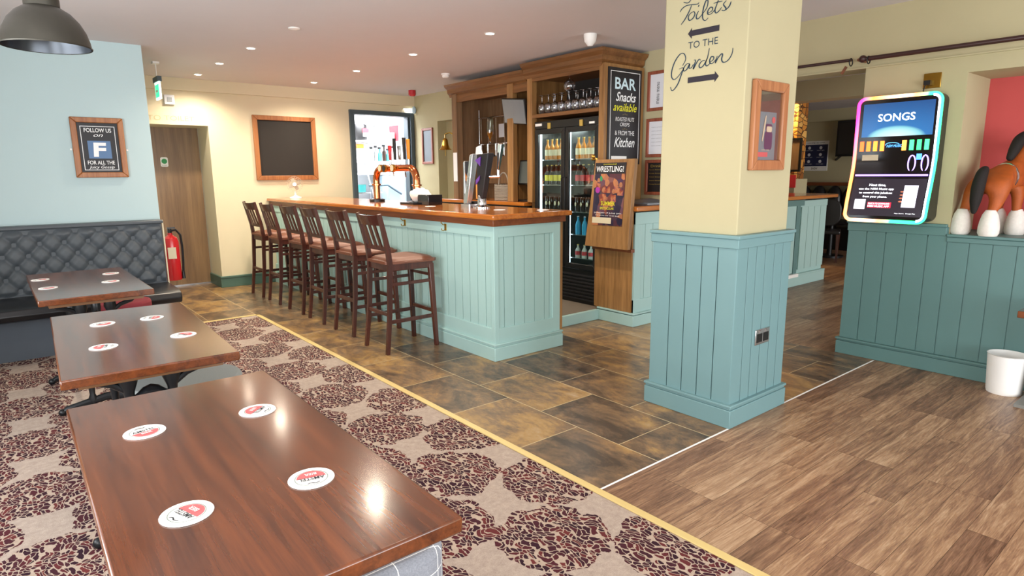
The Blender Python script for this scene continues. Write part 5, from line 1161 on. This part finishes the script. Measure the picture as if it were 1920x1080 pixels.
item('broom_handle', MB().cyl((4.7, 9.44, 1.5), (4.86, 9.3, .62), .012).box(4.8, 4.92, 9.27, 9.33, .56, .62), m['steel'], 'broom leaning below the shelves', 'broom')
item('black_pipe', MB().tube([(4.66, 9.30, 1.25), (5.0, 9.30, 1.25), (5.25, 9.3, 1.1)], .018, 8), paint('grey_arm', '#5e7480', .5), 'bent grey arm in front of the pale blue cabinet', 'bracket')

# ================================================================== CEILING THINGS
def downlight():
    t = empty('downlight', (0, 0, 0), 'x', 'ceiling light', 'recessed ceiling downlights')
    build('bezel', MB().lathe([(.034, 0), (.034, -.004), (.046, -.004), (.048, 0)], seg=24), m['white'], t)
    build('lamp', MB().lathe([(0, -.0035), (.034, -.0035), (.034, 0), (0, 0)], seg=20), m['lamp_on'], t)
    return t
dl = downlight()
LP = [(1.97, 6.15, 'glowing downlight above the empty blackboard side, nearest the blue wall'), (1.96, 7.15, 'middle of the three downlights in front of the brown door'), (1.96, 8.05, 'downlight closest to the back wall above the brown door'),
      (3.27, 7.89, 'downlight over the bar closest to the back wall'), (3.30, 6.75, 'second downlight over the bar from the back wall'), (3.31, 5.53, 'third downlight over the bar from the back wall'), (3.35, 4.35, 'nearest downlight over the bar, above its corner')]
for i, (x, y, lb) in enumerate(LP):
    place(dl, i == 0, (x, y, CZ), lb)
for (x, y) in [(q[0], q[1]) for q in LP]+[(1.98, 4.1), (1.98, 2.1)]:
    L = bpy.data.lights.new('downlight_beam', 'SPOT'); L.energy = 46 if y > 4.2 else 26; L.spot_size = radians(150); L.spot_blend = .8; L.color = (1, .86, .68); L.shadow_soft_size = .04
    lo = bpy.data.objects.new('downlight_beam', L); COL.objects.link(lo); lo.location = (x, y, CZ-.02)
def cd(name, x, y, prof, mat, label, cat):
    return build(name, MB().lathe(prof, (x, y, CZ), 24), mat, label=label, cat=cat)
cd('smoke_detector', 4.22, 6.34, [(0, 0), (.05, 0), (.05, -.015), (.04, -.022), (.042, -.035), (.03, -.045), (0, -.047)], m['white'], 'white smoke detector on the ceiling before the oak unit', 'smoke detector')
cd('motion_sensor', 4.04, 3.86, [(0, 0), (.055, 0), (.055, -.02), (.048, -.06), (.02, -.095), (0, -.1)], m['white'], 'white dome security camera on the ceiling beside the pillar', 'sensor')
cd('ceiling_vent', 1.99, 5.13, [(0, 0), (.045, 0), (.045, -.006), (.02, -.014), (0, -.014)], m['white'], 'small round white ceiling fitting nearest the pendant lamp', 'ceiling fitting')
cd('alarm_sounder', 4.66, 7.85, [(0, 0), (.05, 0), (.05, -.06), (.035, -.075), (0, -.08)], m['redl'], 'red fire alarm sounder on the ceiling by the back corner', 'alarm')
build('motion_detector', MB().sphere((5.02, 8.42, 2.37), .04, .8, .8, 1.4), m['skyblue'], label='small blue-white detector in the corner above the bright doorway', cat='sensor')
t = empty('exit_sign', (1.43, 7.45, 2.2), 'hanging lit green and white exit sign before the brown door', 'exit sign')
eR = Matrix.Rotation(radians(0), 3, 'Z')
build('housing', MB().box(1.40, 1.44, 7.32, 7.55, 2.37, 2.42), m['slate'], t); build('hanger', MB().cyl((1.42, 7.44, 2.42), (1.42, 7.44, CZ), .005).box(1.39, 1.45, 7.4, 7.48, CZ-.02, CZ), m['white'], t)
build('sign_face', MB().box(1.412, 1.428, 7.33, 7.54, 2.20, 2.37), m['exit'], t)
build('running_man_symbol', MB().box(1.409, 1.412, 7.35, 7.52, 2.22, 2.345), m['exitg'], t)
build('arrow_symbol', MB().poly([(-.05, 0), (-.02, .03), (-.02, .01), (.05, .01), (.05, -.01), (-.02, -.01), (-.02, -.03)], (1.4085, 7.44, 2.28), -Y_, Z_, .001), m['white'], t)
t = empty('alarm_box', (1.73, 8.5, 2.25), 'small grey box on the back wall above the brown door', 'alarm box')
build('casing', MB().box(1.67, 1.78, 8.465, 8.5, 2.26, 2.37), m['menu'], t, bevel=.004); build('button', MB().box(1.70, 1.75, 8.455, 8.465, 2.29, 2.34), paint('grey_button', '#9aa0a4', .4), t)
build('speaker', MB().box(1.2, 1.27, 8.2, 8.3, 2.13, 2.33), m['black'], label='black speaker at the edge of the blue wall', cat='speaker')
# pendant lamp
lc = (.262, 3.62, 2.0)
t = empty('pendant_lamp', lc, 'large bronze dome pendant lamp hanging at upper left', 'lamp')
prof = [(.17, 0), (.166, .03), (.155, .07), (.135, .11), (.105, .145), (.075, .165), (.065, .17)]
build('shade', MB().lathe([(.173, -.002), (.175, .003)]+[(r+.001, z) for r, z in prof]+[(.03, .172), (0, .172)], lc, 40), m['bronze'], t)
build('inner_shade', MB().lathe([(r-.003, z) for r, z in prof]+[(0, .163)], lc, 40), m['bronze_in'], t)
build('collar', MB().lathe([(.062, .165), (.068, .17), (.068, .205), (.05, .215), (.03, .25), (.012, .27), (0, .27)], lc, 30), m['bronze'], t)
build('cord', MB().cyl((lc[0], lc[1], 2.26), (lc[0], lc[1], CZ), .005), m['black'], t)
build('lamp_holder', MB().cyl((lc[0], lc[1], 2.09), (lc[0], lc[1], 2.165), .02), m['black'], t)
build('bulb', MB().sphere((lc[0], lc[1], 2.06), .028), m['white'], t)
